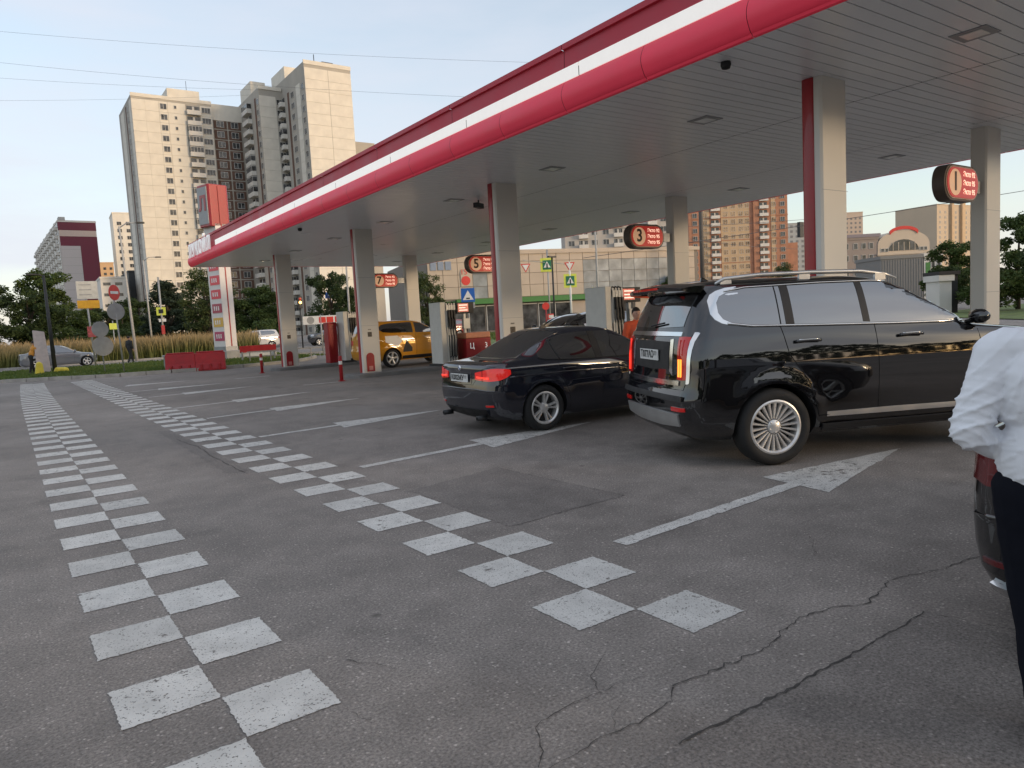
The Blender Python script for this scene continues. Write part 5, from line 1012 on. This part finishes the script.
# slim tower and others at left
t = block('slim_tower', 'slim cream tower behind the tram poles at left', 43.3, 343, -3, 12.5, 16, 53.5, M_panel); win_objs(t, win_mesh(1.6, 1.4, 1), (2.2, 5.6), np.arange(3, 52, 2.9)); win_objs(t, balcony_mesh(2.6, .9), (9.6,), np.arange(1.2, 51, 2.9), 'balcony'); MB().box(6.5, 9.5, -.2, 0, 49, 53).build('brown_panel', mat('panel_tan', (.30, .16, .07), .8), t)
t = block('distant_block', 'small sunlit orange block between the slab and slim tower', 47.5, 462, -5, 9, 20, 44, mat('panel_orange', (.55, .36, .20), .85)); many_windows(t, 'window_rows', 'front', (1.5, 4.5, 7.5), np.arange(2, 43, 3), 1.4, 1.4)
t = block('dark_hall', 'dark flat hall below the slim tower at left', 33, 240, -2, 24, 20, 21, mat('hall_dark', (.05, .055, .06), .6, var=.2, vscale=.3)); MB().box(3, 20, -.1, 0, 15, 16).build('light_band', M_grey, t); MB().box(4, 7, 2, 5, 21.5, 23).build('roof_unit', M_white, t); MB().box(9, 16, 2, 5, 21.5, 22.6).build('roof_unit', M_grey, t)
t = block('white_house', 'low white building left of the dark hall', 24.5, 230, -2, 6.5, 15, 18.5, M_pwhite); many_windows(t, 'window_rows', 'front', (1.5, 4.4), np.arange(2, 18, 3), 1.8, .8)
# shopping hall
M_hall = mat('hall_panel', (.48, .40, .32), .7, var=.08, vscale=.4); M_hallc = mat('hall_joint', (.22, .19, .16), .8); M_green = mat('hall_green', (.06, .20, .05), .6, var=.1); M_curt = mat('curtain_glass', (.27, .285, .29), .25, spec=.6, var=.4, vscale=.5)
t = thing('shopping_hall', 'low beige panelled shopping hall with a green band beyond the canopy', 'building', (41.6, 75.4, 0), R(-15.7))
MB().box(0, 37, .1, 26, 0, 9.5).build('wall', M_hallc, t)
hp = MB().box(-.88, .88, -.05, .1, -.69, .69).mesh('wall_panel', M_hall); hg = MB().box(-.88, .88, -.03, .1, -.69, .69).mesh('glass_panel', M_curt)
for i in range(20):
    for j in range(4):
        x = .95 + 1.82 * i; z = 4.85 + 1.43 * j
        if i == 3: place(t, hg, 'glass_panel', x, .05, z)
        elif 11 <= i <= 17 and j < 3: place(t, hg, 'glass_panel', x, .05, z)
        else: place(t, hp, 'wall_panel', x, .05, z)
MB().box(3.2, 37.2, -.7, 0, 3.45, 4.08).build('green_canopy', M_green, t); MB().box(-.1, 3.1, -.2, 0, 3.45, 3.9).build('green_canopy', M_green, t)
sw = MB(); sw.box(-1.0, 1.0, -.0, .09, -1.5, 1.5); sw.cur = 1; sw.box(-1.06, -.98, -.05, .1, -1.55, 1.55); sw.box(-1.06, 1.06, -.05, .1, 1.45, 1.55); sm = sw.mesh('shop_window', [M_wdark, M_wfr])
for i in range(16): place(t, sm if i % 4 else panel_mesh(2.0, 3.2, M_hall), 'shop_window' if i % 4 else 'wall_panel', 1.3 + 2.25 * i, .05, 1.72)
MB().box(4.0, 5.4, -.12, -.02, 5.6, 7.4).build('wall_sign', M_hall, t); o = obj('wall_sign_number', text_mesh('15', .9, .02, M_signred), t, (4.4, -.14, 7.3)); o.rotation_euler = (R(90), 0, 0); MB().lathe([(0, -.16), (.55, -.15), (.55, -.05)], 20, 'y', (4.6, 0, 6.3)).build('wall_emblem', M_signred, t)
for k in range(3): MB().box(.4 + k * .9, 1.1 + k * .9, -.1, -.02, 7.6, 8.6).build('banner', mat('banner_blue', (.22, .27, .36), .6), t)
MB().box(-.2, 37.2, -.15, 0, 9.3, 9.75).build('parapet', M_hall, t)
# white apartment block behind hall
t = block('white_apartment_block', 'white panel apartment block behind the shopping hall', 143, 172, -34.7, 34, 14, 44, mat('panel_offwhite', (.46, .43, .39), .85, var=.1, vscale=.4)); win_objs(t, win_mesh(1.7, 1.5, 1), np.arange(2, 33, 3.5), np.arange(14, 43, 3.0)); win_objs(t, balcony_mesh(2.8, 1.0), (5.6, 16.2, 26.6), np.arange(12.4, 42, 3.0), 'balcony')
# orange brick block
M_brick = mat('brick_orange', (.40, .20, .125), .85, var=.15, vscale=.6); M_bpale = mat('brick_pale', (.52, .38, .24), .85, var=.1, vscale=.5)
t = block('brick_block', 'tall orange brick apartment block behind the black car roof', 222.4, 192.4, -34.8, 38.5, 18, 56, M_brick)
for a, b in ((4.5, 8.0), (12.5, 23.5), (32, 33.6)): MB().box(a, b, -.15, 0, 0, 55).build('pale_stripe', M_bpale, t)
bw = win_mesh(1.6, 1.6, 1); zz = np.arange(8, 55, 2.9); win_objs(t, bw, (2.4, 6.2, 14.2, 17.2, 20.2, 22.6, 33, 36.5), zz, y=-.12)
mbm = balcony_mesh(3.4, 1.3); win_objs(t, mbm, (10.2, 29.0), zz - 1.4, 'balcony'); MB().box(25, 27, -.6, 0, 0, 55).build('brick_pier', M_brick, t); MB().box(38.5, 43, 2, 14, 0, 25).build('wall', M_brick, t)
for z in np.arange(9.5, 55, 8.7): MB().box(-.1, 38.6, -.22, -.16, z, z + .3).build('string_course', M_brick, t)
t = block('grey_block', 'pale grey block between brick block and red trimmed column', 374, 258, -35, 26, 16, 47, mat('panel_grey', (.40, .41, .40), .85, var=.06, vscale=.2)); many_windows(t, 'window_rows', 'front', np.arange(2, 25, 3.2), np.arange(2, 46, 2.9), 1.5, 1.4, mat('far_window_soft', (.20, .20, .20), .4), skip=.05)
t = block('distant_tower', 'small cream tower right of the near column', 484, 281, -35, 13, 12, 61, mat('panel_pinkish', (.52, .42, .34), .85)); many_windows(t, 'window_rows', 'front', (2, 5, 8, 11), np.arange(3, 60, 3), 1.3, 1.4, MATS['far_window_soft'])
# arched building
M_ar = mat('arch_cream', (.56, .47, .37), .8, var=.06, vscale=.4)
t = block('office_wing', 'brownish office wing left of the arched hall', 153.5, 90.3, -35.6, 8.6, 14, 14.6, mat('wing_taupe', (.30, .25, .22), .85, var=.06)); win_objs(t, win_mesh(.8, 1.2, 0), (1.6, 3.6, 5.4, 7.0), (4, 7.4, 10.6, 13.2)); MB().box(-.5, 9, -.3, 14, 15.1, 15.8).build('roof', mat('roof_violet', (.25, .22, .24), .7), t)
t = thing('arched_hall', 'cream hall with an arched window and red roof sign', 'building', (160.3, 85.3, 0), R(-35.5))
P = [(0, 0), (11.4, 0), (11.4, 13.2)] + [(5.7 + 5.7 * math.cos(a), 13.2 + 3.0 * math.sin(a)) for a in np.linspace(0, math.pi, 15)[1:-1]] + [(0, 13.2)]
MB().prism(P, 0, 16, 'y').build('wall', M_ar, t)
MB().prism([(5.7 + 3.3 * math.cos(a), 11.8 + 2.4 * math.sin(a)) for a in np.linspace(0, math.pi, 13)], -.1, 0, 'y').build('arched_window', M_wdark, t)
for k in range(5): MB().box(3.3 + k * 1.2 - .06, 3.3 + k * 1.2 + .06, -.16, -.1, 11.8, 13.6).build('mullion', M_ar, t)
win_objs(t, win_mesh(1.3, 1.6, 1), (3.0, 5.7, 8.4), (9.3,)); win_objs(t, win_mesh(.6, .7, 0), (1.0, 1.9, 9.6, 10.5), (12.0,)); MB().box(-.2, 11.6, -.3, 0, 10.9, 11.3).build('cornice', M_ar, t)
mb = MB(); mb.prism([(5.7 + 3.3 * math.cos(a), 15.6 + 1.5 * math.sin(a)) for a in np.linspace(.25, math.pi - .25, 11)] + [(5.7 + 3.1 * math.cos(a), 15.0 + 1.4 * math.sin(a)) for a in np.linspace(math.pi - .25, .25, 11)], -.2, .1, 'y'); mb.build('roof_sign', M_signred, t)
# right hand towers and sheds
t = block('pale_tower', 'tall pale slab tower with a blue grey side left of pump sign 1', 450.6, 205, -8, 46, 26, 53.5, mat('panel_peach', (.52, .42, .31), .85, var=.05, vscale=.1)); 
many_windows(t, 'window_rows', 'front', np.arange(3, 45, 5.0), np.arange(3, 52, 2.9), 1.6, 1.5, MATS['far_window_soft']); MB().box(12, 14, -1.5, 0, 0, 55).build('balcony_stack', M_bpale, t); MB().box(22, 25, -1.5, 0, 0, 56).build('balcony_stack', M_bpale, t); MB().box(36, 39, -1.5, 0, 0, 54.5).build('balcony_stack', M_bpale, t)
t = block('metal_shed', 'grey corrugated shed in front of the arched hall', 110.6, 58.4, -34.9, 6.4, 8, 7.4, mat('shed_grey', (.20, .20, .20), .5, .3, var=.08))
for k in range(16): MB().box(.2 + k * .4, .3 + k * .4, -.06, 0, 0, 7.3).build('corrugation', MATS['shed_grey'], t)
t = block('white_shed', 'small white building beside the grey shed', 116.0, 54.6, -34.9, 2.7, 6, 7.5, M_pwhite); MB().box(.2, .9, -.05, 0, 2.5, 6.6).build('green_door', M_green, t); win_objs(t, win_mesh(.5, .9, 0), (1.3, 2.2), (4.0, 6.3))
t = block('white_kiosk', 'small pale kiosk with dark roof under the trees at right', 64.0, 28.9, -35, 1.0, 2, 2.7, M_pwhite); MB().box(-.15, 1.6, -.2, 2.2, 3.2, 3.5).build('roof', M_dark, t); MB().box(1.05, 1.5, 0, 2, 0, 3.2).build('side_wall', M_dark, t)
